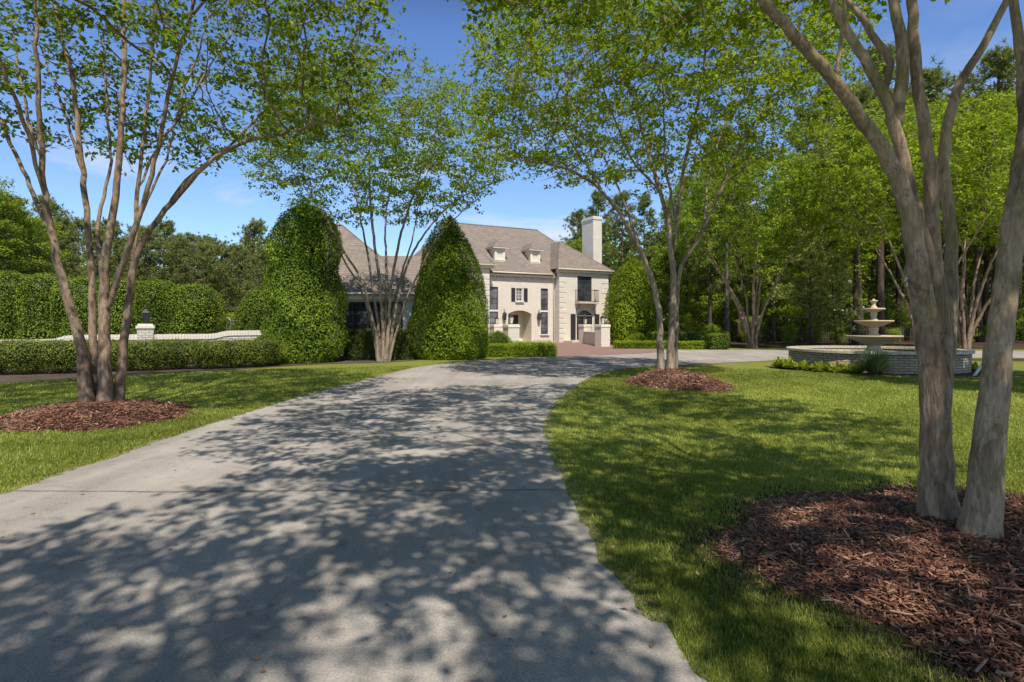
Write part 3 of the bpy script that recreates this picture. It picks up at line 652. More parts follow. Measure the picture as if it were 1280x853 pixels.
def evergreens():
    g = np.random.default_rng(77)
    cone1 = [(0.0, 1.25), (.06, 1.55), (.2, 1.66), (.38, 1.6), (.55, 1.48), (.7, 1.42), (.82, 1.32), (.91, 1.1), (.97, .7), (1, .1)]
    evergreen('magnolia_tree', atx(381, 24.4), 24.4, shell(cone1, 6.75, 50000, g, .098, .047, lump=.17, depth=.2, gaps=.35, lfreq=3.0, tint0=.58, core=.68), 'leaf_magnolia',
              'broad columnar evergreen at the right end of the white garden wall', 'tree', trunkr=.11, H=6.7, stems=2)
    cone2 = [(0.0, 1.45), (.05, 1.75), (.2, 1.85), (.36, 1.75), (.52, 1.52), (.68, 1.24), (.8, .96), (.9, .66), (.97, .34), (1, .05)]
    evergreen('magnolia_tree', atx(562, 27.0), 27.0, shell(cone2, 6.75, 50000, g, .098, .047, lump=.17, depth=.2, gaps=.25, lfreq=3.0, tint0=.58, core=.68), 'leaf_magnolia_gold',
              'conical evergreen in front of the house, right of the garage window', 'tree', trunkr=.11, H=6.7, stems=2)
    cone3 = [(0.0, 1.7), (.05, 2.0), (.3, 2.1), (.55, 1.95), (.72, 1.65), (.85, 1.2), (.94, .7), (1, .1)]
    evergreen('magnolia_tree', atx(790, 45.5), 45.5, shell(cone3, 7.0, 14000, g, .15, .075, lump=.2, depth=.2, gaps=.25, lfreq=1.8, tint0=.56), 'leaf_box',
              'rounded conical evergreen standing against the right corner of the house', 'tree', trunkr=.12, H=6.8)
    small = [(0, .8), (.1, 1.05), (.4, 1.12), (.65, .98), (.83, .7), (.95, .35), (1, .05)]
    evergreen('rounded_evergreen', atx(322, 29.5), 29.5, shell(small, 3.5, 9000, g, .1, .05, lump=.1, depth=.14, tint0=.5), 'leaf_hedge',
              'small rounded evergreen just left of the broad columnar tree', 'shrub', trunkr=.06, H=3.4)
    # tall clipped row behind the wall
    row = [(0, .9), (.08, 1.1), (.5, 1.15), (.78, 1.08), (.9, .92), (.96, .66), (1, .15)]
    names = ['tall clipped evergreen forming the rounded right end of the row', 'tall clipped evergreen, second from the right end of the row', 'tall clipped evergreen directly behind the lantern pier',
             'tall clipped evergreen behind the stems of the left crape myrtle', 'tall clipped evergreen just left of the left crape myrtle stems', 'tall clipped evergreen at the left edge of the photo', 'tall clipped evergreen beyond the left edge']
    protos = []
    for i in range(3):
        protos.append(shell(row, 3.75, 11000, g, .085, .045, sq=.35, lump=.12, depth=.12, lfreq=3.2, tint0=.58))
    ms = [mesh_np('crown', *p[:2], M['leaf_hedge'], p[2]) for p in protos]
    tr = MB().tube([(0, 0, -.03), (.03, .02, 1.5), (0, .05, 3.0)], [.08, .06, .02], 7)
    tm = None
    for i, px in enumerate([242, 196, 150, 104, 57, 8, -42]):
        Y = 26.5 - (i % 2) * .15 - i * .25; root = empty('clipped_evergreen', (atx(px, Y), Y, 0), [0, 1.2, 2.6, .4, 4.0, 5.1, 2.0][i]); root.scale = (1, 1, [.93, .97, 1.0, 1.0, 1.03, 1.06, 1.06][i])
        tag(root, names[i], 'shrub', 'tall clipped evergreens behind the garden wall'); obj_me('crown', ms[i % 3], root)
        if tm is None: tm = tr.build('trunk', M['bark_grey'], root).data
        else: obj_me('trunk', tm, root)
    # low holly hedge in front of the wall, plant by plant
    lowp = [(.04, .15), (.14, .36), (.28, .66), (.5, .84), (.75, .85), (.9, .74), (.97, .5), (1, .1)]
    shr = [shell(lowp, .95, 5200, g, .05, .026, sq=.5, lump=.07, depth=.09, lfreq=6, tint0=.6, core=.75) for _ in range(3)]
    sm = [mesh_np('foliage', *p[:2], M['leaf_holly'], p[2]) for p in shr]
    stem = MB()
    for i in range(9):
        a = i * 2.4; stem.tube([(.06 * math.cos(a), .06 * math.sin(a), -.02), (.2 * math.cos(a), .2 * math.sin(a), .22), (.42 * math.cos(a + .3), .42 * math.sin(a + .3), .55)], [.018, .014, .007], 5)
    st_me = None
    A0 = np.array(ground(-20, 470)); A1 = np.array(ground(318, 459.5)); nsh = 10
    lab = ['low hedge shrub at the right end of the hedge, over the pale wall foot', 'low hedge shrub, second from the hedge right end', 'low hedge shrub, third from the hedge right end', 'low hedge shrub below the ramp in the wall right of the lantern pier',
           'low hedge shrub just right of the lantern pier', 'low hedge shrub right below the lantern pier', 'low hedge shrub showing behind the middle stems of the left crape myrtle', 'low hedge shrub just left of the leftmost crape myrtle stem', 'low hedge shrub next to the one at the left edge', 'low hedge shrub at the left edge of the photo']
    for i in range(nsh):
        t = 1 - i / (nsh - 1); p = A0 + (A1 - A0) * t + np.array([g.normal(0, .05), .35 + g.normal(0, .06)])
        root = empty('hedge_shrub', (p[0], p[1], 0), g.uniform(0, 6.28)); root.scale = (1.06, 1.06, g.uniform(1.02, 1.14)); tag(root, lab[i], 'shrub', 'low hedge along the garden wall')
        obj_me('foliage', sm[i % 3], root)
        if st_me is None: st_me = stem.build('stems', M['bark_grey'], root).data
        else: obj_me('stems', st_me, root)
    # box hedges
    def bh(name, px0, px1, yb, dep, H, n, mat, label, leaf=.05, rz=0.0, **kw):
        Y = EYE * F / (yb - HY); xa, xb = atx(px0, Y), atx(px1, Y); root = empty(name, ((xa + xb) / 2, Y, 0), rz); h = (xb - xa) / 2
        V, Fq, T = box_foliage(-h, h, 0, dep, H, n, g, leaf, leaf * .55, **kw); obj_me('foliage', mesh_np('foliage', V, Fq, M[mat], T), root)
        for q in (-.6, 0, .5): MB().tube([(h * q, dep / 2, 0), (h * q + .02, dep / 2, H * .6)], [.03, .02], 6).build('stem', M['bark_grey'], root)
        return tag(root, label, 'hedge')
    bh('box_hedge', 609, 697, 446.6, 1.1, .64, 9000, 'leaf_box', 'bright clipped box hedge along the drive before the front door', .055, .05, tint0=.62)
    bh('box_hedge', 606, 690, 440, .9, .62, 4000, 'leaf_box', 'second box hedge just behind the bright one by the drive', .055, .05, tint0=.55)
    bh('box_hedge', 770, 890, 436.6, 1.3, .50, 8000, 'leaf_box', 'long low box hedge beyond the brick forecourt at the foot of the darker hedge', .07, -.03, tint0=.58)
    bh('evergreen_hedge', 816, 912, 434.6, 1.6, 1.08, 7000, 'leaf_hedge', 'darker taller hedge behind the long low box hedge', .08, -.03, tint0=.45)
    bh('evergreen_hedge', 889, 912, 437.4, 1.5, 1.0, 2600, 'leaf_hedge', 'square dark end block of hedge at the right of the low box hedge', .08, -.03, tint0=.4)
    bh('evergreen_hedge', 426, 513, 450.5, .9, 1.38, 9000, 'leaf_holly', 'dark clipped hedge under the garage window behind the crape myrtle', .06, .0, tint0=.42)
    ball = [(0, .3), (.12, .75), (.4, .98), (.65, .9), (.85, .6), (1, .1)]
    evergreen('round_shrub', atx(596, 28.3), 28.3, shell([(a, b * .62) for a, b in ball], 1.35, 4500, g, .06, .033, lump=.09, depth=.1, lfreq=4.5, tint0=.5), 'leaf_box', 'rounded shrub at the foot of the conical evergreen, left of the box hedge', 'shrub', trunkr=.04, H=1.2)
    evergreen('round_shrub', atx(622, 31.5), 31.5, shell([(a, b * .8) for a, b in ball], 1.25, 4500, g, .06, .033, sq=.4, lump=.08, depth=.1, lfreq=4.5, tint0=.46), 'leaf_box', 'squared green shrub behind the box hedge next to the white brick pier', 'shrub', trunkr=.04, H=1.2)
    evergreen('round_shrub', atx(332, 22.6), 22.6, shell([(a, b * .62) for a, b in ball], 1.2, 3600, g, .06, .033, lump=.09, depth=.1, lfreq=4.5, tint0=.35), 'leaf_magnolia', 'dark loose shrub between the low hedge and the broad columnar evergreen', 'shrub', trunkr=.04, H=1.1)
    evergreen('round_shrub', atx(790, 44.0), 42.0, shell([(a, b * .8) for a, b in ball], 1.0, 2600, g, .08, .04, lump=.09, depth=.1, lfreq=4.5, tint0=.55), 'leaf_box', 'small round shrub beside the right brick pier of the forecourt', 'shrub', trunkr=.04, H=.9)
evergreens()

# ------------------------------------------------------------------ the house
HA = math.radians(27.2); HC, HS = math.cos(HA), math.sin(HA); HO = (-2.3, 48.2)
def hloc(X, Y): dx, dy = X - HO[0], Y - HO[1]; return (dx * HC + dy * HS, -dx * HS + dy * HC, 0)

def facade(mb, x0, x1, z0, z1, y, ops=(), depth=0.15):
    """Wall face in the plane y with real openings (xa, xb, za, zb, rise of arch) and their reveals."""
    xs = sorted({x0, x1, *[o[0] for o in ops], *[o[1] for o in ops]}); zs = sorted({z0, z1, *[o[2] for o in ops], *[o[3] for o in ops]})
    for a, b in zip(xs, xs[1:]):
        for c, d in zip(zs, zs[1:]):
            mx, mz = (a + b) / 2, (c + d) / 2
            if any(o[0] < mx < o[1] and o[2] < mz < o[3] for o in ops): continue
            mb.poly([(a, y, c), (b, y, c), (b, y, d), (a, y, d)])
    for xa, xb, za, zb, rise in ops:
        Yb = y + depth; zt = zb - rise
        mb.poly([(xa, y, za), (xa, Yb, za), (xa, Yb, zt), (xa, y, zt)]); mb.poly([(xb, y, za), (xb, Yb, za), (xb, Yb, zt), (xb, y, zt)])
        mb.poly([(xa, y, za), (xb, y, za), (xb, Yb, za), (xa, Yb, za)])
        K = 12 if rise else 1; cx, hw = (xa + xb) / 2, (xb - xa) / 2
        def az(x):
            if not rise: return zb
            Rr = (hw * hw + rise * rise) / (2 * rise); return zb - Rr + math.sqrt(max(0, Rr * Rr - (x - cx) ** 2))
        for k in range(K):
            p, q = xa + (xb - xa) * k / K, xa + (xb - xa) * (k + 1) / K
            mb.poly([(p, y, az(p)), (q, y, az(q)), (q, Yb, az(q)), (p, Yb, az(p))])
            if rise: mb.poly([(p, y, az(p)), (q, y, az(q)), (q, y, zb), (p, y, zb)])
    return mb

def window(parent, xa, xb, za, zb, y, nx, nz_, frame='white_trim', pane='glass', fw=.06, name='window', sill=True, loc=(0, 0, 0), rz=0, mw=.025):
    m = MB(); m.box(xa, xa + fw, y, y + .07, za, zb).box(xb - fw, xb, y, y + .07, za, zb).box(xa + fw, xb - fw, y, y + .07, za, za + fw).box(xa + fw, xb - fw, y, y + .07, zb - fw, zb)
    for i in range(1, nx):
        x = xa + fw + (xb - xa - 2 * fw) * i / nx; m.box(x - mw / 2, x + mw / 2, y + .02, y + .06, za + fw, zb - fw)
    for j in range(1, nz_):
        z = za + fw + (zb - za - 2 * fw) * j / nz_; w = mw * (1.6 if nz_ > 3 and j == nz_ // 2 else 1) / 2; m.box(xa + fw, xb - fw, y + .022, y + .058, z - w, z + w)
    f = m.build(name, M[frame], parent, loc, rz)
    MB().box(xa + fw * .9, xb - fw * .9, y + .04, y + .05, za + fw * .9, zb - fw * .9).build('pane', M[pane], f)
    if sill: MB().box(xa - .08, xb + .08, y - .24, y - .004, za - .09, za).build('sill', M['white_trim'], f)
    return f

def louvres(parent, xa, xb, za, zb, y):
    m = MB(); m.box(xa, xa + .06, y - .05, y, za, zb).box(xb - .06, xb, y - .05, y, za, zb)
    for a, b in ((za, za + .08), (zb - .08, zb), ((za + zb) / 2 - .05, (za + zb) / 2 + .05)): m.box(xa + .06, xb - .06, y - .05, y, a, b)
    z = za + .09
    while z < zb - .1:
        m.add([(xa + .06, y - .045, z), (xb - .06, y - .045, z), (xb - .06, y - .01, z + .05), (xa + .06, y - .01, z + .05)], [(0, 1, 2, 3)]); z += .055
    m.box(xa + .06, xb - .06, y - .008, y - .002, za + .08, zb - .08)
    return m.build('shutter', M['shutter'], parent)

def lantern(parent, x, y, z, s=1.0, name='lantern', mat='copper', glass='lampglass'):
    m = MB(); h = .5 * s; w = .13 * s
    m.box(x - .09 * s, x + .09 * s, y - .09 * s, y + .09 * s, z, z + .05 * s)
    for sx in (-1, 1):
        for sy in (-1, 1): m.tube([(x + sx * .085 * s, y + sy * .085 * s, z + .05 * s), (x + sx * w, y + sy * w, z + h)], [.011 * s] * 2, 4)
    for a in range(4):
        a0, a1 = PI / 4 + a * PI / 2, PI / 4 + (a + 1) * PI / 2; r = w * 1.62
        m.poly([(x + r * math.cos(a0), y + r * math.sin(a0), z + h), (x + r * math.cos(a1), y + r * math.sin(a1), z + h), (x, y, z + h * 1.42)])
    m.box(x - w * 1.1, x + w * 1.1, y - w * 1.1, y + w * 1.1, z + h - .03 * s, z + h - .004); m.tube([(x, y, z + h * 1.36), (x, y, z + h * 1.6)], [.022 * s, .004], 6)
    o = m.build(name, M[mat], parent)
    g = MB(); g.add([(x + a * (.078 if t == 0 else .118) * s, y + b * (.078 if t == 0 else .118) * s, z + (.055 * s if t == 0 else h - .035 * s)) for t in (0, 1) for a, b in ((-1, -1), (1, -1), (1, 1), (-1, 1))],
              [(0, 1, 5, 4), (1, 2, 6, 5), (2, 3, 7, 6), (3, 0, 4, 7)]); g.build('glass', M[glass], o)
    return o

def house():
    R = empty('house', (HO[0], HO[1], 0), HA); tag(R, 'two-storey white painted brick house with brown hipped roof, dormers and tall chimney', 'house')
    W = M['white_brick']
    # main front with its openings, then the plain sides and back
    ops = [(.42, 1.25, .75, 4.83, 0), (5.47, 6.22, .75, 4.83, 0), (2.98, 3.64, 3.64, 4.79, 0), (2.22, 4.52, .12, 2.84, .30)]
    m = MB(); facade(m, .05, 6.9, 0, 5.95, 0, ops, .15); m.box(-5.0, 12.2, 10.2, 10.5, 0, 5.95)
    m.poly([(-5.0, .02, 0), (-5.0, 10.2, 0), (-5.0, 10.2, 5.95), (-5.0, .02, 5.95)]); m.poly([(12.2, .02, 0), (12.2, 10.2, 0), (12.2, 10.2, 5.95), (12.2, .02, 5.95)])
    m.build('wall', W, R)
    # porch
    p = MB(); p.poly([(2.22, .15, .12), (2.22, 1.7, .12), (2.22, 1.7, 3.0), (2.22, .15, 3.0)]); p.poly([(4.52, .15, .12), (4.52, 1.7, .12), (4.52, 1.7, 3.0), (4.52, .15, 3.0)])
    facade(p, 2.22, 4.52, .12, 3.0, 1.7, [(2.95, 4.1, .14, 2.5, 0)], .1); p.poly([(2.22, .15, 2.9), (4.52, .15, 2.9), (4.52, 1.7, 2.9), (2.22, 1.7, 2.9)])
    p.build('porch', M['trim'], R)
    MB().box(2.0, 4.75, -.45, 1.9, 0, .12).build('porch_step', M['step'], R)
    d = MB().box(2.96, 3.10, 1.72, 1.78, .14, 2.48).box(3.96, 4.09, 1.72, 1.78, .14, 2.48).box(3.10, 3.96, 1.72, 1.78, .14, .7).box(3.10, 3.96, 1.72, 1.78, 2.34, 2.48)
    for k in range(1, 3): d.box(3.10 + .287 * k - .015, 3.10 + .287 * k + .015, 1.73, 1.77, .7, 2.34)
    for k in range(1, 5): d.box(3.10, 3.96, 1.735, 1.765, .7 + .328 * k - .015, .7 + .328 * k + .015)
    d = d.build('door', M['door'], R); MB().box(3.1, 3.96, 1.748, 1.752, .7, 2.34).build('pane', M['glass'], d); MB().tube([(3.9, 1.7, 1.05), (3.9, 1.68, 1.2), (3.9, 1.7, 1.3)], [.015] * 3, 6).build('handle', M['copper'], d)
    for xa, xb in ((.42, 1.25), (5.47, 6.22)):
        window(R, xa, xb, 2.88, 4.83, .08, 1, 4, 'shutter', 'glass_blue', .05, sill=False); window(R, xa, xb, .75, 2.72, .08, 1, 4, 'shutter', 'glass_blue', .05)
        MB().box(xa, xb, .05, .14, 2.723, 2.877).build('transom_panel', M['white_trim'], R)
    window(R, 2.98, 3.64, 3.64, 4.79, .08, 2, 4, 'white_trim', 'glass_blue')
    louvres(R, 2.51, 2.88, 3.62, 4.80, -.004); louvres(R, 3.74, 4.11, 3.62, 4.80, -.004)
    # cornice with dentils
    m = MB().box(.1, 6.85, -.32, -.003, 5.78, 5.95); m.build('cornice', M['trim'], R)
    m = MB(); x = .2
    while x < 6.7: m.box(x, x + .11, -.2, -.003, 5.64, 5.775); x += .30
    m.build('dentil_course', M['trim'], R)
    # right and left wings
    for sx, x0, x1 in ((1, 6.9, 12.28), (-1, -5.08, .05)):
        f = lambda x: x if sx > 0 else 7.2 - x
        def O(a, b, c, d_, r): a, b = sorted((f(a), f(b))); return (a, b, c, d_, r)
        m = MB(); ops = [O(8.84, 10.41, 3.72, 6.0, 0), O(8.71, 10.62, .2, 3.01, .55)]; facade(m, x0, x1, 0, 6.42, -.8, ops, .15)
        m.poly([(x0, -.8, 0), (x0, 1.5, 0), (x0, 1.5, 6.42), (x0, -.8, 6.42)]); m.poly([(x1, -.8, 0), (x1, 1.5, 0), (x1, 1.5, 6.42), (x1, -.8, 6.42)]); m.build('wing_wall', W, R)
        a, b = sorted((f(8.84), f(10.41))); window(R, a, b, 3.72, 6.0, -.72, 2, 5, 'shutter' if sx > 0 else 'white_trim', 'glass', .06, name='balcony_door' if sx > 0 else 'window', sill=False)
        a, b = sorted((f(8.71), f(10.62)))
        fr = MB(); fr.box(a, a + .09, -.73, -.66, .2, 2.46).box(b - .09, b, -.73, -.66, .2, 2.46).box(a + .09, b - .09, -.73, -.66, 2.36, 2.46)
        K = 14; hw = (b - a) / 2; cx = (a + b) / 2; Rr = (hw * hw + .55 * .55) / 1.1; arc = lambda x, o=0: 3.01 - Rr + math.sqrt(max(0, (Rr - o) ** 2 - (x - cx) ** 2))
        for k in range(K):
            p, q = a + 2 * hw * k / K, a + 2 * hw * (k + 1) / K; zp, zq = arc(p), arc(q)
            fr.add([(p, -.73, zp - .1), (q, -.73, zq - .1), (q, -.73, zq), (p, -.73, zp), (p, -.66, zp - .1), (q, -.66, zq - .1)], [(0, 1, 2, 3), (0, 4, 5, 1)])
        for ang in (0.7, 1.2, 1.57, 1.94, 2.44): fr.tube([(cx, -.69, 2.46), (cx + .8 * math.cos(ang), -.69, 2.46 + .42 * math.sin(ang))], [.014, .014], 4)
        fr = fr.build('door_frame', M['white_trim'], R)
        MB().poly([(a + .02, -.68, 2.44), (b - .02, -.68, 2.44)] + [(b - 2 * hw * k / K, -.68, arc(b - 2 * hw * k / K) - .03) for k in range(1, K)]).build('fanlight', M['glass'], fr)
        for p, q in ((a + .09, cx - .01), (cx + .01, b - .09)): window(R, p, q, .22, 2.355, -.70, 2, 5, 'door', 'glass', .09, name='french_door', sill=False, mw=.03)
        for p, q in ((8.10, 8.62), (10.71, 11.23)): p, q = sorted((f(p), f(q))); louvres(R, p, q, .22, 2.56, -.804)
        for c0, s_ in ((x0, 1), (x1, -1)):
            m = MB(); z, i = .35, 0
            while z < 6.0:
                L_ = .74 if i % 2 else .5; xa, xb = sorted((c0 - .012 * s_, c0 + s_ * L_)); m.box(xa, xb, -.83, -.797, z, z + .34); z += .46; i += 1
            m.build('quoins', W, R, bevel=.012)
        MB().box(x0 - .3, x1 + .3, -1.12, -.803, 6.30, 6.56).build('cornice', M['trim'], R)
        ap = 8.6 if sx > 0 else -1.4; e0, e1 = x0 - .37, x1 + .37; z0, zt = 6.57, 9.47
        m = MB(); A_, B_ = (ap, 1.9, zt), (ap, 4.2, zt); c = [(e0, -1.17, z0), (e1, -1.17, z0), (e1, 4.2, z0), (e0, 4.2, z0)]
        m.poly([c[0], c[1], A_]); m.poly([c[1], c[2], B_, A_]); m.poly([c[3], c[0], A_, B_]); m.poly([(x, y, z - .07) for x, y, z in c]); m.poly([c[0], c[1], (c[1][0], -1.17, z0 - .07), (c[0][0], -1.17, z0 - .07)])
        m.tube([c[0], A_], [.05, .05], 5).tube([c[1], A_], [.05, .05], 5); m.build('wing_roof', M['shingle'], R)
        MB().tube([(e0, -1.22, z0 - .03), (e1, -1.22, z0 - .03)], [.06, .06], 8).build('gutter', M['trim'], R)
    # balcony
    m = MB().box(8.55, 10.7, -1.58, -.803, 3.5, 3.62).build('balcony', M['step'], R)
    r = MB(); r.tube([(8.58, -.81, 4.72), (8.58, -1.55, 4.72), (10.67, -1.55, 4.72), (10.67, -.81, 4.72)], [.025] * 4, 6).tube([(8.58, -.81, 3.72), (8.58, -1.55, 3.72), (10.67, -1.55, 3.72), (10.67, -.81, 3.72)], [.02] * 4, 6)
    for k in range(20): x = 8.58 + 2.09 * k / 19; r.tube([(x, -1.55, 3.62), (x, -1.55, 4.72)], [.011, .011], 4)
    for k in range(6):
        for x in (8.58, 10.67): y = -1.55 + .74 * k / 6; r.tube([(x, y, 3.62), (x, y, 4.72)], [.011, .011], 4)
    r.build('railing', M['iron'], m)
    for x in (8.75, 10.5): MB().tube([(x, -.81, 2.95), (x, -1.1, 3.1), (x, -1.45, 3.48)], [.03] * 3, 6).build('bracket', M['iron'], m)
    # main roof
    e = 6.1; A_, B_ = (-1.0, 5.3, 11.0), (8.1, 5.3, 11.0); c = [(-5.5, -.4, e), (12.62, -.4, e), (12.62, 10.9, e), (-5.5, 10.9, e)]
    m = MB(); m.poly([c[0], c[1], B_, A_]); m.poly([c[1], c[2], B_]); m.poly([c[2], c[3], A_, B_]); m.poly([c[3], c[0], A_]); m.poly([(x, y, e - .08) for x, y, z in c])
    m.poly([c[0], c[1], (12.62, -.4, e - .08), (-5.5, -.4, e - .08)]); m.poly([c[1], c[2], (12.62, 10.9, e - .08), (12.62, -.4, e - .08)])
    m.tube([A_, B_], [.07, .07], 6).tube([c[1], B_], [.05, .05], 5); m.build('roof', M['shingle'], R)
    MB().tube([(.45, -.45, e - .04), (6.55, -.45, e - .04)], [.065, .065], 8).build('gutter', M['trim'], R)
    MB().tube([(6.62, -.45, 6.02), (6.72, -.2, 5.7), (6.76, -.1, 5.4), (6.76, -.1, .1)], [.045] * 4, 8).build('downpipe', M['trim'], R)
    # dormers
    for x0 in (1.3, 4.86):
        x1 = x0 + 1.02; y = .8; zt = 8.36
        d = MB(); facade(d, x0, x1, 7.0, zt, y, [(x0 + .2, x1 - .2, 7.36, 8.2, 0)], .12)
        for x in (x0, x1): d.poly([(x, y, 7.0), (x, 2.6, 7.9), (x, 2.6, zt), (x, y, zt)])
        d = d.build('dormer', M['trim'], R)
        rf = MB(); a0, a1, yb = x0 - .26, x1 + .26, y - .26; ap = ((x0 + x1) / 2, y + .42, 9.05); bk = ((x0 + x1) / 2, 3.2, 9.05)
        rf.poly([(a0, yb, zt), (a1, yb, zt), ap]); rf.poly([(a1, yb, zt), (a1, 2.9, zt), bk, ap]); rf.poly([(a0, yb, zt), (a0, 2.9, zt), bk, ap]); rf.build('dormer_roof', M['shingle'], d)
        MB().box(a0 + .02, a1 - .02, yb + .02, 2.6, zt - .1, zt - .004).build('eave', M['trim'], d)
        w = window(d, x0 + .2, x1 - .2, 7.36, 8.2, y + .03, 2, 2, 'white_trim', 'trim', .06, sill=False)
        MB().box(x0 + .02, x0 + .17, y - .02, y - .003, 7.2, 8.24).box(x1 - .17, x1 - .02, y - .02, y - .003, 7.2, 8.24).box(x0 + .02, x1 - .02, y - .025, y - .003, 7.22, 7.34).build('casing', M['white_trim'], d)
    # chimney
    m = MB().box(11.5, 12.5, .5, 2.35, 0, 11.6).box(11.44, 12.56, .44, 2.41, 11.6, 11.78).box(11.5, 12.5, .5, 2.35, 11.78, 11.9).build('chimney', W, R)
    MB().box(11.7, 12.3, .8, 2.05, 11.9, 12.0).build('chimney_pot', M['copper'], m)
    for x in (1.73, 5.16):
        l = lantern(R, x, -.3, 1.98, 1.05, 'wall_lantern', 'copper', 'glass'); MB().tube([(x, -.005, 2.25), (x, -.2, 2.95), (x, -.3, 2.8)], [.018] * 3, 6).box(x - .06, x + .06, -.03, -.004, 2.15, 2.5).build('bracket', M['copper'], l)
    # entrance steps before the right wing
    MB().box(7.3, 11.2, -2.3, -.805, 0, .16).box(7.9, 11.0, -1.6, -.807, .16, .2).build('step', M['step'], R)
    # garage wing and link, turned a little from the main block
    gx, gy, _ = hloc(-5.23, 31.0); gr = math.radians(3) - HA; loc = (gx, gy, 0)
    m = MB(); facade(m, -7.3, 0, 0, 3.12, 0, [(-4.0, -.72, .45, 2.84, 0)], .2); m.poly([(0, 0, 0), (0, 10, 0), (0, 10, 3.12), (0, 0, 3.12)]); m.poly([(-7.3, 0, 0), (-7.3, 10, 0), (-7.3, 10, 3.12), (-7.3, 5, 7.7), (-7.3, 0, 3.12)])
    m.poly([(0, 10, 0), (-7.3, 10, 0), (-7.3, 10, 3.12), (0, 10, 3.12)]); m.build('garage_wall', W, R, loc, gr)
    for a, b in ((-4.0, -2.42), (-2.36, -.72)): window(R, a, b, .45, 2.84, .08, 3, 4, 'shutter', 'glass', .09, sill=False, loc=loc, rz=gr, mw=.04)
    m = MB(); c = [(-7.55, -.42, 3.3), (.42, -.42, 3.3), (.42, 10.4, 3.3), (-7.55, 10.4, 3.3)]; A_, B_ = (-7.55, 5, 7.85), (-5.2, 5, 7.85)
    m.poly([c[0], c[1], B_, A_]); m.poly([c[1], c[2], B_]); m.poly([c[2], c[3], A_, B_]); m.poly([c[0], c[1], (.42, -.42, 3.2), (-7.55, -.42, 3.2)]); m.poly([c[1], c[2], (.42, 10.4, 3.2), (.42, -.42, 3.2)]); m.poly([(x, y, 3.2) for x, y, z in c])
    m.tube([A_, B_], [.06, .06], 6).tube([c[1], B_], [.05, .05], 5); m.build('garage_roof', M['shingle'], R, loc, gr)
    MB().box(-7.3, .06, -.3, -.003, 2.95, 3.19).build('garage_cornice', M['trim'], R, loc, gr)
    MB().tube([(-7.55, -.48, 3.26), (.42, -.48, 3.26)], [.06, .06], 8).build('gutter', M['trim'], R, loc, gr)
    m = MB().box(-6.5, 2.6, 7.6, 14.5, 0, 4.0).build('link_wall', W, R, loc, gr)
    m = MB(); m.poly([(-6.5, 7.2, 3.95), (3.0, 7.2, 3.95), (3.0, 11, 6.65), (-6.5, 11, 6.65)]); m.poly([(-6.5, 14.9, 3.95), (3.0, 14.9, 3.95), (3.0, 11, 6.65), (-6.5, 11, 6.65)]); m.poly([(-6.4, 7.4, 3.95), (-6.4, 14.7, 3.95), (-6.4, 11, 6.6)]); m.poly([(2.9, 7.4, 3.95), (2.9, 14.7, 3.95), (2.9, 11, 6.6)])
    m.build('link_roof', M['shingle'], R, loc, gr)
    return R
house()

# ------------------------------------------------------------------ forecourt piers and the garden wall
def pier(X, Y, w, H, rz, label, lab_group=None, lan=.95, brick='white_brick', cap='coping'):
    r = empty('brick_pier', (X, Y, 0), rz); h = w / 2
    MB().box(-h, h, -h, h, -.02, H - .2).build('shaft', M[brick], r)
    MB().box(-h - .04, h + .04, -h - .04, h + .04, H - .2, H - .06).box(-h, h, -h, h, H - .06, H).build('cap', M[cap], r, bevel=.01)
    lantern(r, 0, 0, H, lan); return tag(r, label, 'pier', lab_group)
def low_wall(p, q, H, t, label, brick='white_brick'):
    dx, dy = q[0] - p[0], q[1] - p[1]; Ln = math.hypot(dx, dy); r = empty('low_brick_wall', (p[0], p[1], 0), math.atan2(dy, dx))
    MB().box(0, Ln, -t / 2, t / 2, -.02, H - .09).build('wall_body', M[brick], r); MB().box(0, Ln, -t / 2 - .03, t / 2 + .03, H - .09, H).build('coping', M['coping'], r, bevel=.01)
    return tag(r, label, 'wall')
PB, PA, PL, PK = (6.58, 41.4), (6.12, 47.6), (-.06, 36.0), (-1.25, 46.0)
pier(*PB, .78, 1.62, HA, 'white brick pier with lantern at the near end of the right forecourt wall')
pier(*PA, .78, 1.62, HA, 'white brick pier with lantern in front of the arched french doors')
pier(*PL, .78, 1.62, HA, 'white brick pier with lantern behind the box hedge, left of the front door')
pier(*PK, .78, 1.62, HA, 'white brick pier with lantern before the left tall window, farther back')
low_wall((PB[0] - .02, PB[1] + .46), (PA[0] + .03, PA[1] - .46), 1.05, .35, 'low white brick wall between the two right forecourt piers')
low_wall((PL[0] - .05, PL[1] + .46), (PK[0] + .05, PK[1] - .46), 1.0, .35, 'low white brick wall between the two left forecourt piers')

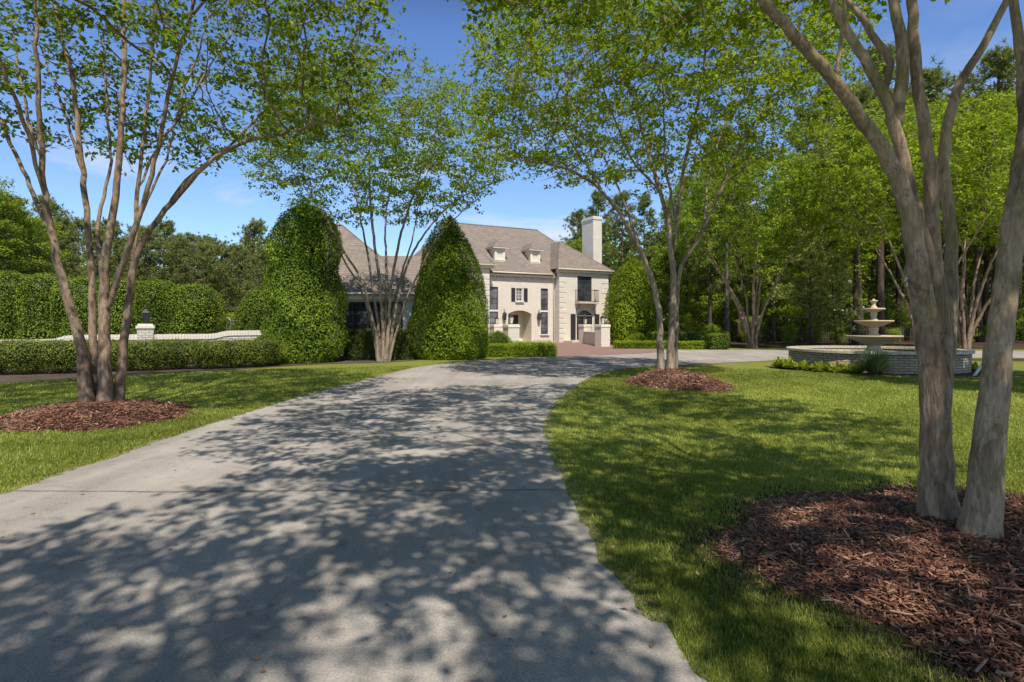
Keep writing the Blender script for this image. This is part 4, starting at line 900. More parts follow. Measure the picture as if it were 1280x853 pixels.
def garden_wall():
    W1, W0 = np.array((-10.4, 24.3)), np.array((-17.9, 19.9)); d = (W0 - W1) / np.linalg.norm(W0 - W1)
    rz = math.atan2(-d[1], -d[0])                    # local +x runs towards the house
    def s_of(px):
        k = (px - CX) / F; t = (k * W1[1] - W1[0]) / (d[0] - k * d[1]); return -t
    r = empty('garden_wall', (W1[0], W1[1], 0), rz); tag(r, 'long white painted brick garden wall with swept ramps behind the low hedge', 'wall')
    prof = [(-13.5, 1.06), (s_of(62), 1.07), (s_of(70), 1.10), (s_of(82), 1.19), (s_of(92), 1.22), (s_of(262), 1.22), (s_of(270), 1.24), (s_of(280), 1.32), (s_of(288), 1.35), (.9, 1.36)]
    m = MB(); T = .15; ch = .2
    for (a, za), (b, zb) in zip(prof, prof[1:]):
        holes = []
        if a >= s_of(289): holes = [(a + .12 + k * .27, a + .12 + k * .27 + .12, za - ch - .15 + (.075 if k % 2 else 0), za - ch - .085 + (.075 if k % 2 else 0), 0) for k in range(int((b - a - .3) / .27))]
        if holes:
            facade(m, a, b, 0, za - ch, -T, holes, 2 * T); facade(m, a, b, 0, za - ch, T, holes, -.002)
        else:
            for y in (-T, T): m.poly([(a, y, 0), (b, y, 0), (b, y, zb - ch), (a, y, za - ch)])
    m.poly([(.9, -T, 0), (.9, T, 0), (.9, T, 1.16), (.9, -T, 1.16)]); m.build('wall_body', M['wall_brick'], r)
    c = MB(); t = T + .04; x = prof[0][0]
    zi = lambda x: float(np.interp(x, [p[0] for p in prof], [p[1] for p in prof]))
    while x < .86:                                    # rowlock coping, brick by brick
        b = min(x + .105, .9); z0, z1 = zi(x), zi(b); o = random.uniform(-.004, .004); e = b - .007
        for lo, hi, tt in ((.2, .105, t + o), (.10, 0.0, t - .012 + o)):
            c.add([(x, -tt, z0 - lo), (e, -tt, z1 - lo), (e, tt, z1 - lo), (x, tt, z0 - lo), (x, -tt, z0 - hi), (e, -tt, z1 - hi), (e, tt, z1 - hi), (x, tt, z0 - hi)], [(0, 1, 5, 4), (1, 2, 6, 5), (2, 3, 7, 6), (3, 0, 4, 7), (4, 5, 6, 7), (0, 3, 2, 1)])
        x = b
    c.box(prof[0][0], .9, -T + .01, T - .01, .8, .99); c.build('coping', M['coping'], r)
    sp = s_of(182); p = MB().box(sp - .27, sp + .27, -.27, .27, -.02, 1.45).build('pier', M['wall_brick'], r)
    MB().box(sp - .31, sp + .31, -.31, .31, 1.45, 1.56).box(sp - .25, sp + .25, -.25, .25, 1.56, 1.63).build('pier_cap', M['coping'], p, bevel=.01)
    l = lantern(p, sp, 0, 1.63, .85, 'lantern', 'iron', 'glass')
garden_wall()
def tube_frame():
    Y = 29.0; r = empty('metal_frame', (atx(287, Y), Y, 0)); tag(r, 'grey bent tube frame in the gap right of the tall clipped row', 'frame')
    for dx, h, w in ((-.25, 1.95, .62), (.15, 1.8, .7)):
        pts = [(dx - w / 2, 0, 0), (dx - w / 2, 0, h - .15), (dx - w / 2 + .12, 0, h), (dx + w / 2 - .12, 0, h), (dx + w / 2, 0, h - .15), (dx + w / 2, 0, 0)]
        MB().tube(pts, [.022] * 6, 6).build('bent_tube', M['steel'], r, (0, .12 * (dx > 0), 0))
tube_frame()

# ------------------------------------------------------------------ fountain and its planting
FC = (13.45, 21.15)
def fountain():
    r = empty('fountain', (*FC, 0)); tag(r, 'three-tiered cast stone fountain standing in a round white brick basin', 'fountain')
    MB().lathe([(2.85, -.02), (2.85, .62), (2.55, .62), (2.55, .2), (0, .2)], 96).build('basin_wall', M['basin_brick'], r)
    c = MB(); n = 150
    for i in range(n):
        a0, a1 = 2 * PI * i / n, 2 * PI * (i + .9) / n; o = random.uniform(-.006, .006)
        v = [(q * math.cos(a), q * math.sin(a), z) for z in (.623, .715 + o * .5) for q in (2.52, 2.93 + o) for a in (a0, a1)]
        c.add(v, [(0, 1, 3, 2), (4, 5, 7, 6), (0, 1, 5, 4), (2, 3, 7, 6), (0, 2, 6, 4), (1, 3, 7, 5)])
    c.lathe([(2.54, .63), (2.91, .63), (2.91, .70), (2.54, .70)], 96); c.build('coping', M['stone_rim'], r)
    MB().lathe([(2.549, .47), (0.3, .47)], 64).build('water', M['water'], r)
    S = M['stone']
    MB().lathe([(.40, .2), (.40, .50), (.34, .55), (.30, .62), (.22, .78), (.20, .86)], 32).build('pedestal', S, r)
    def bowl(rim, z, stem, foot):
        MB().lathe([(stem, z - rim * .42), (stem * 1.35, z - rim * .38), (rim * .62, z - rim * .24), (rim * .86, z - rim * .12), (rim * .97, z - .06), (rim, z - .045), (rim, z - .012), (rim * .985, z), (rim * .93, z), (rim * .85, z - .05), (0, z - .09)], 48).build('bowl', S, r)
        MB().lathe([(rim * .84, z - .045), (0, z - .045)], 40).build('bowl_water', M['water'], r)
    bowl(.92, 1.2, .2, 0); bowl(.64, 1.76, .14, 0); bowl(.37, 2.21, .1, 0)
    MB().lathe([(.24, 1.11), (.22, 1.2), (.15, 1.26), (.13, 1.34), (.17, 1.42), (.14, 1.5)], 28).build('stem', S, r)
    MB().lathe([(.17, 1.67), (.15, 1.76), (.10, 1.82), (.09, 1.9), (.12, 1.98), (.1, 2.06)], 28).build('stem', S, r)
    MB().lathe([(.13, 2.12), (.12, 2.24), (.07, 2.3), (.06, 2.36), (.1, 2.44), (.13, 2.47), (.13, 2.5), (.06, 2.5), (.03, 2.55), (0, 2.56)], 24).build('finial', S, r)
fountain()

def straps(n, ln, w, rng, droop=.6, seg=4, rise=1.0, base_r=.04):
    """Arching strap leaves from one crown."""
    Vs, Fs = [], []
    for i in range(n):
        a = rng.uniform(0, 2 * PI); l = ln * rng.uniform(.6, 1.15); tilt = rng.uniform(.1, 1.0); b = rng.uniform(0, base_r); o = len(Vs)
        for k in range(seg + 1):
            t = k / seg; h = l * (t * rise * (1 - tilt * .55) - droop * tilt * t * t * .55); q = b + l * t * (.25 + .6 * tilt); ww = w * math.sin(PI * (.12 + .86 * t)) * .5
            Vs += [(q * math.cos(a) - ww * math.sin(a), q * math.sin(a) + ww * math.cos(a), max(.01, h)), (q * math.cos(a) + ww * math.sin(a), q * math.sin(a) - ww * math.cos(a), max(.01, h))]
        Fs += [(o + 2 * k, o + 2 * k + 1, o + 2 * k + 3, o + 2 * k + 2) for k in range(seg)]
    return np.array(Vs), np.array(Fs), rng.uniform(.45, .95, n).repeat(seg)
def planting():
    g = np.random.default_rng(3)
    hm = [mesh_np('leaves', *(lambda a: (a[0], a[1], M['leaf_hosta'], a[2]))(straps(34, .34, .12, g, .7, 4, 1.0)), True) for _ in range(3)]
    i = 0
    for ang0, ang1, n, side in ((178, 233, 17, 'left'), (316, 336, 5, 'right')):
        for k in range(n):
            a = math.radians(ang0 + (ang1 - ang0) * (k + .5) / n + g.normal(0, .8)); rr = 3.42 + g.normal(0, .14)
            root = empty('hosta_plant', (FC[0] + rr * math.cos(a), FC[1] + rr * math.sin(a), .02), g.uniform(0, 6.28)); s = g.uniform(.85, 1.25) * (1.25 if k < 5 and side == 'left' else 1); root.scale = (s, s, s)
            tag(root, 'yellow-green hosta in the row at the ' + ('left foot of the fountain basin' if side == 'left' else 'right foot of the fountain basin'), 'plant', 'hostas at the %s foot of the fountain basin' % side)
            obj_me('leaves', hm[i % 3], root); i += 1
    x, y = ground(1094, 469); root = empty('grass_clump', (x, y, .02)); tag(root, 'rounded clump of arching grey-green strap leaves in front of the fountain basin', 'plant')
    V, Fq, T = straps(620, .82, .026, g, .75, 5, 1.15, .14); obj_me('leaves', mesh_np('leaves', V, Fq, M['leaf_liriope'], T, True), root)
    r = MB().box(-.2, .2, -.14, .14, 0, .15).build('splash_block', M['step'], None, (15.55, 19.55, .02), .3, bevel=.03); tag(r, 'pale stone block on the ground at the right foot of the fountain basin', 'stone block')
    r = empty('white_pipe', (14.45, 17.8, 0)); tag(r, 'white plastic pipe leaning out behind the right trunk of the near tree', 'pipe')
    MB().tube([(0, 0, -.02), (.55, .18, .52), (1.0, .32, .98)], [.045] * 3, 12).build('tube', M['pvc'], r); MB().tube([(.98, .314, .96), (1.06, .34, 1.04)], [.058] * 2, 12).build('cap', M['pvc'], r)
planting()

# ------------------------------------------------------------------ the ground
def sheet(name, pts, z, mat, kind='structure'):
    return tag(MB().poly([(x, y, z) for x, y in pts]).build(name, M[mat]), kind=kind)
def smooth_line(pts, step=.5): return [(p[0], p[1]) for p in spline([(x, y, 0, 0) for x, y in pts], step)]
LE = [(-4.9, -40), (-4.85, -10), (-4.79, 2), (-4.78, 6.5), (-4.8, 8), (-4.77, 10), (-4.6, 13), (-4.32, 15.4), (-3.9, 19), (-3.3, 21.8), (-1.42, 25.3), (2.28, 28.4), (5.2, 30.0), (8.3, 32.5), (9.6, 35.0), (14.8, 35.7), (25, 34.6), (42, 33)]
RE = [(42, 25.5), (25, 27), (17, 27.3), (13.4, 26.4), (10.4, 24.6), (6.3, 22.2), (4.85, 21.3), (3.3, 19.4), (2.08, 16.3), (1.48, 14), (.85, 11.4), (.52, 9), (.47, 7.1), (.55, 5.3), (.6, 4), (.74, 3.1), (.85, 2.6), (1.3, -2), (1.4, -10), (1.4, -40)]
g_ = np.random.default_rng(2)
def rough(line, a): return [(x + g_.normal(0, a), y + g_.normal(0, a)) for x, y in line]
DRIVE = rough(smooth_line(LE, .15), .024) + rough(smooth_line(RE, .15), .024)
BED = smooth_line([(-26, 10.2), (-20, 12.6), (-13.9, 15.4), (-12.06, 17.5), (-10.2, 19.7), (-7.75, 22.75), (-5.04, 24.2), (-3.4, 26.9), (-1.1, 28.1), (1.6, 28.75)], .4) + [(1.6, 31), (-4, 33), (-11, 26.7), (-26, 18)]
FBED = [(FC[0] + 3.85 * math.cos(math.radians(a)), FC[1] + 3.85 * math.sin(math.radians(a))) for a in range(168, 346, 5)] + [(FC[0] + 2.8 * math.cos(math.radians(a)), FC[1] + 2.8 * math.sin(math.radians(a))) for a in range(345, 167, -5)]
gm = MB(); gm.poly([(-900, -300, 0), (900, -300, 0), (900, 1500, 0), (-900, 1500, 0)]); tag(gm.build('lawn', M['lawn']), kind='structure')
sheet('driveway', DRIVE, .014, 'asphalt'); sheet('mulch_bed', BED, .008, 'bed'); sheet('fountain_bed', FBED, .006, 'bed')
vl = rough(smooth_line([(x - .03, y) for x, y in LE[1:12]], .25), .03); vr = rough(smooth_line([(x + .03, y) for x, y in RE[3:19]], .25), .03)
def ribbon(line, w): 
    P = np.array(line); t = np.gradient(P, axis=0); t = t / np.linalg.norm(t, axis=1)[:, None]; n = np.stack([-t[:, 1], t[:, 0]], 1); k = w * (0.5 + g_.random((len(P), 1)))
    a, b = P - n * k, P + n * k; return [tuple(map(tuple, (a[i], a[i + 1], b[i + 1], b[i]))) for i in range(len(P) - 1)]
vm = MB()
for line in (vl, vr):
    for q in ribbon(line, .06): vm.poly([(x, y, .010) for x, y in q])
tag(vm.build('lawn_edge', M['edge']), kind='structure')
jm = MB(); jx = np.linspace(-4.78, .54, 40); jy = 5.42 + np.cumsum(g_.normal(0, .006, 40))
for i in range(39):
    w = .004 + .007 * g_.random(); jm.poly([(jx[i], jy[i] - w, .018), (jx[i + 1], jy[i + 1] - w, .018), (jx[i + 1], jy[i + 1] + w, .018), (jx[i], jy[i] + w, .018)])
tag(jm.build('driveway_joint', M['joint']), kind='structure')
sheet('forecourt_paving', [(2.3, 28.5), (5.2, 30.05), (8.3, 32.55), (9.6, 36.2), (9.9, 54), (3, 51.5), (-1.8, 48), (-.2, 37), (1.3, 31)], .018, 'paver')
sheet('forest_floor', [(10.2, 39.5), (17, 39), (27, 37), (60, 34), (400, 60), (400, 500), (-400, 500), (-400, 60), (-30, 36), (-14, 56), (12, 62)], .005, 'straw')
sheet('soil_strip', [(19.5, 26.8), (30, 26.5), (42, 25), (42, 23.4), (28, 23.6), (20, 25.2)], .007, 'straw')

def mound(cx, cy, rx, ry, h, nchip, seed, label, size=(.055, .011), dirt=1.15):
    g = np.random.default_rng(seed); Lf = Lump(g, 2.2); ph = g.uniform(0, 6.28, 3)
    def edge(a): return 1 + .06 * np.sin(2 * a + ph[0]) + .05 * np.sin(3 * a + ph[1]) + .045 * np.sin(7 * a + ph[2]) + .025 * np.sin(13 * a + ph[0] * 2) + .015 * np.sin(23 * a + ph[1])
    def hz(x, y):
        a = np.arctan2(y / ry, x / rx); q = np.hypot(x / rx, y / ry) / edge(a); P = np.stack([x, y, 0 * x], -1)
        return np.where(q < 1, h * np.clip(1 - q ** 2, 0, 1) ** 1.1 + .022 * Lf(P) * np.clip(1 - q, 0, 1) * 2, 0) + .012 * np.clip(1.02 - q, 0, 1)
    nr, na = 18, 56; rr = np.linspace(0, 1, nr); aa = np.arange(na) * 2 * PI / na
    A, Rq = np.meshgrid(aa, rr); X = Rq * rx * edge(A) * np.cos(A); Y = Rq * ry * edge(A) * np.sin(A); Z = hz(X * .999, Y * .999) + .004
    i = np.arange(nr - 1)[:, None] * na; j = np.arange(na)[None]; fq = np.stack([i + j, i + (j + 1) % na, i + na + (j + 1) % na, i + na + j], -1).reshape(-1, 4)
    o = obj_me('mulch_mound', mesh_np('mulch_mound', np.stack([X, Y, Z], -1).reshape(-1, 3), fq, M['mulch'], smooth=True), None, (cx, cy, 0)); tag(o, kind='structure')
    ea = np.linspace(0, 2 * PI, 90)[:-1]; eq = dirt * edge(ea) * (1 + .04 * np.sin(5 * ea + ph[1]) + .03 * g.normal(0, 1, 89))
    tag(MB().poly(list(zip(rx * eq * np.cos(ea), ry * eq * np.sin(ea), 0 * ea))).build('bare_earth', M['thatch'], None, (cx, cy, .003)), kind='structure')
    a = g.uniform(0, 2 * PI, nchip); q = np.sqrt(g.random(nchip)) * 1.02 + (g.random(nchip) < .07) * g.exponential(.07, nchip); x, y = q * rx * edge(a) * np.cos(a), q * ry * edge(a) * np.sin(a); z = hz(x, y) + .006 + g.exponential(.008, nchip)
    d = unit(np.stack([g.normal(0, 1, nchip), g.normal(0, 1, nchip), g.normal(0, .28, nchip)], 1)); up = unit(np.stack([g.normal(0, .35, nchip), g.normal(0, .35, nchip), np.ones(nchip)], 1)); s = unit(np.cross(up, d)); n = np.cross(d, s)
    Ln = (size[0] * g.lognormal(0, .45, nchip))[:, None] * .5; W = (size[1] * g.lognormal(0, .35, nchip))[:, None] * .5; C = np.stack([x, y, z], 1); th = .004
    b4 = [C - d * Ln - s * W * .7, C + d * Ln - s * W, C + d * Ln * .92 + s * W, C - d * Ln * .95 + s * W]; V = np.stack(b4 + [b + n * -th for b in b4], 1).reshape(-1, 3)
    k = np.arange(nchip)[:, None] * 8; fq = np.stack([k + np.array(f) for f in ((0, 1, 2, 3), (0, 4, 5, 1), (2, 6, 7, 3), (1, 5, 6, 2), (3, 7, 4, 0))], 1).reshape(-1, 4)
    P = np.stack([x, y, 0 * x], -1); T = np.clip(g.beta(1.6, 2.6, nchip) + .14 * Lf(P * 1.5), 0, 1)
    o = obj_me('bark_mulch', mesh_np('bark_mulch', V, fq, M['chip'], np.repeat(T, 5)), None, (cx, cy, 0)); tag(o, label, 'mulch', None, 'stuff')
    return lambda X, Y: hz(np.array(X - cx), np.array(Y - cy)), (lambda X, Y: np.hypot((X - cx) / rx, (Y - cy) / ry) / edge(np.arctan2((Y - cy) / ry, (X - cx) / rx)))
M1, E1 = mound(3.45, 3.85, 1.78, 1.66, .24, 46000, 31, 'red-brown shredded bark heaped round the near two-trunked tree', (.046, .0085), 1.25)
M2, E2 = mound(atx(122, 9.9), 9.85, 1.4, 1.5, .24, 8000, 32, 'dark bark mulch ring round the foot of the left crape myrtle', (.065, .014), 1.12)
M3, E3 = mound(4.45, 15.5, 1.25, 1.9, .36, 8000, 33, 'bark mulch ring round the middle crape myrtle beside the drive bend', (.075, .016), 1.15)

# ------------------------------------------------------------------ grass blades near the viewpoint
def inside(px, py, poly):
    P = np.array(poly); x0, y0 = P[:, 0], P[:, 1]; x1, y1 = np.roll(x0, -1), np.roll(y0, -1); r = np.zeros(len(px), bool)
    for a, b, c, d in zip(x0, y0, x1, y1):
        if b == d: continue
        k = ((b > py) != (d > py)); r ^= k & (px < (c - a) * (py - b) / (d - b) + a)
    return r
def grass():
    g = np.random.default_rng(90); n = 1500000; rho = 1.9 * (22 / 1.9) ** g.random(n); th = g.uniform(-.86, .86, n); X, Y = rho * np.sin(th), rho * np.cos(th)
    k = ~inside(X, Y, DRIVE) & ~inside(X, Y, BED) & ~inside(X, Y, FBED) & (Y > 1.6) & (E1(X, Y) > .97 + .10 * g.random(n) ** 2) & (E2(X, Y) > .99) & (E3(X, Y) > .99) & (X < 20)
    Lf = Lump(g, 1.1); Lg = Lump(g, 5.0); X, Y, rho = X[k], Y[k], rho[k]; P = np.stack([X, Y, 0 * X], 1); pt = Lf(P) + .6 * Lg(P)
    bare = np.maximum(np.exp(-((E1(X, Y) - 1.05) / .15) ** 2), .8 * np.exp(-((np.minimum(E2(X, Y), E3(X, Y)) - 1.0) / .1) ** 2)); keep = g.random(len(X)) > bare * .80; keep &= g.random(len(X)) > .25 * (pt < -.9); X, Y, rho, pt, bare = X[keep], Y[keep], rho[keep], pt[keep], bare[keep]; m = len(X)
    a = g.uniform(0, 2 * PI, m); ln = .026 * g.lognormal(0, .3, m) * (1 + rho * .025); w = .0022 * (1 + rho * .24) * g.uniform(.7, 1.3, m); lean = g.uniform(.1, 1.0, m)
    b = np.stack([X, Y, np.zeros(m)], 1); s = np.stack([np.cos(a), np.sin(a), 0 * a], 1) * w[:, None]; a2 = a + PI / 2 + g.normal(0, .4, m)
    tip = b + np.stack([np.cos(a2) * ln * lean, np.sin(a2) * ln * lean, ln * (1.05 - .45 * lean)], 1)
    V = np.stack([b - s, b + s, tip], 1).reshape(-1, 3); T = .52 + .22 * pt + g.normal(0, .17, m) + bare * .03
    o = obj_me('grass', mesh_np('grass', V, np.arange(3 * m).reshape(m, 3), M['blade'], T)); tag(o, 'short mown green grass on both lawns beside the drive', 'grass', None, 'stuff'); return m
print('blades', grass())
def litter():
    z = lambda x, y: float(M1(np.array(x), np.array(y)))
    for (px, py), ang, ln, lab in (((1262, 790), 2.0, .34, 'thin dry stick lying on the mulch at the lower right'), ((1042, 742), -.35, .13, 'short pale stick at the left edge of the near mulch'), ((1228, 822), .6, .17, 'short grey stick low on the near mulch below the thin one')):
        x, y = ground(px, py, .07); h = z(x, y) + .02; c, s = math.cos(ang) * ln / 2, math.sin(ang) * ln / 2
        o = MB().tube([(-c, -s, 0), (-.1 * c + .008, -.1 * s, .012), (c, s, .004)], [.007, .006, .004], 7).build('stick', M['stick'], None, (x, y, h)); tag(o, lab, 'stick')
    x, y = ground(1206, 806, .05); o = MB().add([(-.035, 0, .012), (-.015, -.018, .0), (.012, -.02, .006), (.04, -.004, .02), (.015, .016, .004), (-.012, .02, .014), (.004, 0, -.004)], [(0, 1, 6), (1, 2, 6), (2, 3, 6), (3, 4, 6), (4, 5, 6), (5, 0, 6)]).build('dead_leaf', M['paleleaf'], None, (x, y, z(x, y) + .02)); tag(o, 'pale curled dead leaf on the near mulch', 'leaf')
    x, y = ground(1255, 846, .02); o = MB().add([(-.04, 0, .012), (-.015, -.02, .0), (.016, -.022, .006), (.045, -.004, .02), (.015, .018, .004), (-.014, .022, .014), (.004, 0, -.004)], [(0, 1, 6), (1, 2, 6), (2, 3, 6), (3, 4, 6), (4, 5, 6), (5, 0, 6)]).build('dead_leaf', M['stick'], None, (x, y, z(x, y) + .02)); tag(o, 'tan dead leaf at the bottom right corner of the mulch', 'leaf')
litter()
def fallen():
    g = np.random.default_rng(19); n = 520; X = g.uniform(-7, 9, n); Y = 2.2 + 20 * g.random(n) ** 1.6; P = np.stack([X, Y, np.full(n, .022)], 1); P[:, 2] += np.where(inside(X, Y, DRIVE), 0, .012)
    V, Fq = leaves(P, np.array([0, 0, 1.0]) + 0 * P, .045, .024, g, .25); V[:, 2] = np.maximum(V[:, 2], .019)
    o = obj_me('fallen_leaves', mesh_np('fallen_leaves', V, Fq, M['paleleaf'])); tag(o, 'small dry leaves scattered over the drive and the lawn', 'leaf litter', None, 'stuff')
fallen()

# ------------------------------------------------------------------ woods
def pine_mesh(seed, H, bare=.42, mat='needle', spread=3.2, nb=64, tuft=.5, r0=.24):
    g = np.random.default_rng(seed); tr = MB(); bend = g.uniform(-.4, .4, 2); t = np.linspace(0, 1, 10)
    tp = lambda u: np.array([bend[0] * math.sin(2.2 * u), bend[1] * math.sin(1.9 * u + .4) - bend[1] * math.sin(.4), H * u])
    tr.tube([tp(u) for u in t], [r0 * (1 - .88 * u) * (1 + .3 * math.exp(-u * 30)) for u in t], 9); C = []; ax = []; cl = []
    for i in range(nb):
        u = bare + (1 - bare) * (i + g.random()) / nb; q = (u - bare) / (1 - bare); ln = spread * (max(.12, math.sin(PI * min(1, .22 + .74 * q))) ** .8) * g.uniform(.55, 1.15); a = g.uniform(0, 2 * PI); up = .15 + .65 * q + g.normal(0, .15)
        d = np.array([math.cos(a), math.sin(a), 0.0]); p0 = tp(u); pts = [p0 + d * ln * s + np.array([0, 0, ln * (up * s * s * .7 + .1 * s)]) for s in (0, .35, .7, 1.0)]
        tr.tube(pts, [.05 * (1 - .5 * q), .035, .02, .008], 4, False)
        for k in range(13):
            s = g.uniform(.3, 1.05); c = p0 + d * ln * s + np.array([0, 0, ln * (up * s * s * .7 + .1 * s)]) + g.normal(0, .18 + .15 * ln * .3, 3) * np.array([1, 1, .55]); C.append(c); ax.append(d * .6 + np.array([0, 0, .8])); cl.append(g.normal(0, .1))
    for k in range(40): C.append(tp(1.0) + g.normal(0, .5, 3) - np.array([0, 0, .5])); ax.append(np.array([0, 0, 1.0])); cl.append(0)
    C, ax, cl = np.array(C), np.array(ax), np.array(cl); nn = 15; m = len(C) * nn; P = np.repeat(C, nn, 0); A = unit(np.repeat(unit(ax), nn, 0) * .55 + g.normal(0, .75, (m, 3))); s = unit(np.cross(A, g.normal(0, 1, (m, 3)))) * .036; ln = (tuft * g.uniform(.6, 1.15, m))[:, None]
    V = np.stack([P - s, P + s, P + A * ln], 1).reshape(-1, 3); Fq = np.arange(3 * m).reshape(m, 3)
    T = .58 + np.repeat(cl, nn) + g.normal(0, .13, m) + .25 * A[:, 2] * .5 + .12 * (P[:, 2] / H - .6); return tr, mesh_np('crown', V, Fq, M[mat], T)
def broad_mesh(seed, H, Rr, mat='leaf_wood', nleaf=11000, leaf=.2, low=.22, r0=.2):
    g = np.random.default_rng(seed); tr = MB(); bend = g.uniform(-.5, .5, 2); tp = lambda u: np.array([bend[0] * math.sin(2.4 * u), bend[1] * math.sin(2.0 * u), H * u]); t = np.linspace(0, .92, 9)
    tr.tube([tp(u) for u in t], [r0 * (1 - .9 * u) for u in t], 8); cc = []
    for i in range(46):
        u = low + (.98 - low) * (i + g.random()) / 46; q = (u - low) / (1 - low); ln = Rr * (math.sin(PI * (.16 + .80 * q)) ** .7) * g.uniform(.5, 1.08); a = i * 2.4 + g.normal(0, .3); d = np.array([math.cos(a), math.sin(a), .25 + .5 * q]); p0 = tp(u * .9)
        pts = [p0 + d * ln * s + np.array([0, 0, -.06 * ln * s * s]) for s in (0, .4, .75, 1)]; tr.tube(pts, [.06 * (1 - .6 * q) + .01, .035, .02, .006], 4, False)
        for s in (.45, .7, .95): cc.append((p0 + d * ln * s + g.normal(0, .25, 3), g.uniform(.45, .85) * (.75 + .12 * Rr), g.normal(0, .12)))
    C = np.array([c[0] for c in cc]); S = np.array([c[1] for c in cc]); B = np.array([c[2] for c in cc]); k = g.integers(0, len(C), nleaf); off = unit(g.normal(0, 1, (nleaf, 3))) * (g.random((nleaf, 1)) ** .45); P = C[k] + off * S[k][:, None] * np.array([1, 1, .5])
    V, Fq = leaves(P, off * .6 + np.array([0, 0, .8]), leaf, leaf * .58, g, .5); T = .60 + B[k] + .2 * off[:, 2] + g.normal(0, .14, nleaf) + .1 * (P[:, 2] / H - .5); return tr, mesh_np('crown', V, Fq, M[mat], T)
def woods():
    g = np.random.default_rng(55); P = {}
    def proto(key, mk, bark):
        tr, cm = mk; me = bpy.data.meshes.new('trunk'); me.from_pydata(tr.v, [], tr.f); me.polygons.foreach_set('use_smooth', tr.sm); me.materials.append(M[bark]); me.update(); P[key] = (me, cm)
    for i in range(4): proto(('pine', i), pine_mesh(100 + i, 20, [.40, .5, .34, .28][i], spread=[3.2, 3.6, 3.0, 3.4][i], nb=[64, 58, 72, 80][i]), 'bark_pine')
    for i in range(3): proto(('belt', i), pine_mesh(130 + i, 14, [.18, .28, .12][i], 'needle_olive', spread=[3.3, 3.7, 3.0][i], nb=[92, 84, 96][i], tuft=.42, r0=.2), 'bark_pine')
    for i in range(3): proto(('broad', i), broad_mesh(200 + i, 14, [4.2, 4.8, 3.8][i], 'leaf_wood' if i != 1 else 'leaf_wood_light', 13000, .24), 'bark_grey')
    for i in range(3): proto(('bush', i), broad_mesh(300 + i, 3.2, 1.7, ['leaf_wood', 'leaf_wood_light', 'leaf_wood'][i], 4200, .16, .05, .04), 'bark_grey')
    def put(key, X, Y, sc, name, label, cat, group=None, sz=1.0):
        r = empty(name, (X, Y, 0), g.uniform(0, 6.28)); r.scale = (sc, sc, sc * sz); tag(r, label, cat, group); tm, cm = P[key]
        obj_me('trunk', tm, r); obj_me('crown', cm, r); return r
    # pines and broadleaf beyond the garden wall, left
    for px, Y, H in ((185, 60, 11.5), (80, 60, 12.5), (120, 58, 11), (222, 62, 11), (256, 64, 10.5), (302, 66, 10.5), (330, 64, 10), (-40, 58, 17), (12, 66, 15.5), (62, 74, 17.5), (100, 66, 13.5), (135, 78, 15.5), (172, 68, 13.0), (205, 80, 15.8), (240, 70, 12.4), (262, 84, 14.2), (290, 72, 11.4), (318, 82, 16.2), (345, 70, 11.5), (380, 88, 12.8), (30, 84, 17), (150, 92, 15), (228, 95, 15.5)):
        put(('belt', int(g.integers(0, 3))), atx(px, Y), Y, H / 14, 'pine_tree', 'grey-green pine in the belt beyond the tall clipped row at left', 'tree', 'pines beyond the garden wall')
    for px, Y, H in ((-50, 40, 13.0), (-5, 43, 12.6), (38, 47, 11.0)):
        put(('broad', 0 if px != -5 else 2), atx(px, Y), Y, H / 14, 'broadleaf_tree', {-50: 'broad dark tree just beyond the left edge of the photo', -5: 'tall dark leafy tree at the left edge, above the clipped row', 38: 'lower dark leafy tree right of the one at the left edge'}[px], 'tree')
    # behind the house
    for px, Y, H in ((722, 72, 15.8), (748, 78, 19.5), (776, 70, 17.5), (806, 76, 18.5), (835, 72, 17.0)):
        put(('pine', int(g.integers(0, 4))), atx(px, Y), Y, H / 20, 'pine_tree', 'pine rising behind the house chimney', 'tree', 'pines behind the chimney')
    for px, Y, H in ((712, 66, 12.0), (838, 58, 10.5), (868, 62, 12.5)):
        put(('broad', 1 if px > 850 else 0), atx(px, Y), Y, H / 14, 'broadleaf_tree', {712: 'round leafy tree showing left of the chimney over the roof', 838: 'leafy tree right of the conical evergreen at the house corner', 868: 'pale green leafy tree at the wood edge right of the house'}[px], 'tree')
    # the wood at the right
    rp = []
    for Y, step, x0 in ((50, 46, 880), (60, 40, 858), (72, 36, 846), (88, 34, 838)):
        px = x0
        while px < 1480:
            rp.append((px + g.normal(0, 8), Y + g.normal(0, 2.5))); px += step * g.uniform(.8, 1.25)
    for px, Y in rp:
        H = (18 + g.normal(0, 1.5)) if px < 1000 else (25.5 + g.normal(0, 2.2)); H *= min(1.15, Y / 62)
        if Y < 56: H = g.uniform(13, 18) if px < 1000 else g.uniform(19, 24)
        k = ('pine', int(g.integers(0, 4))) if g.random() < .62 else ('broad', int(g.integers(0, 3)))
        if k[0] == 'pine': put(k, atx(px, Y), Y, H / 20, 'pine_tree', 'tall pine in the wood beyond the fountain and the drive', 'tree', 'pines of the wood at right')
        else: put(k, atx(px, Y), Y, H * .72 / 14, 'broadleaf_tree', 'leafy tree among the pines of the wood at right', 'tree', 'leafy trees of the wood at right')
    # trees that stand out singly
    def single(px, Y, H, mk, bark, label, sz=1.0):
        tr, cm = mk; r = empty('pine_tree', (atx(px, Y), Y, 0)); tag(r, label, 'tree'); tr.build('trunk', M[bark], r); obj_me('crown', cm, r)
    single(1015, 44, 8.5, pine_mesh(410, 8.6, .22, 'needle_soft', 2.7, 44, .42, .15), 'bark_pine', 'young feathery pine with a dark trunk left of the fountain')
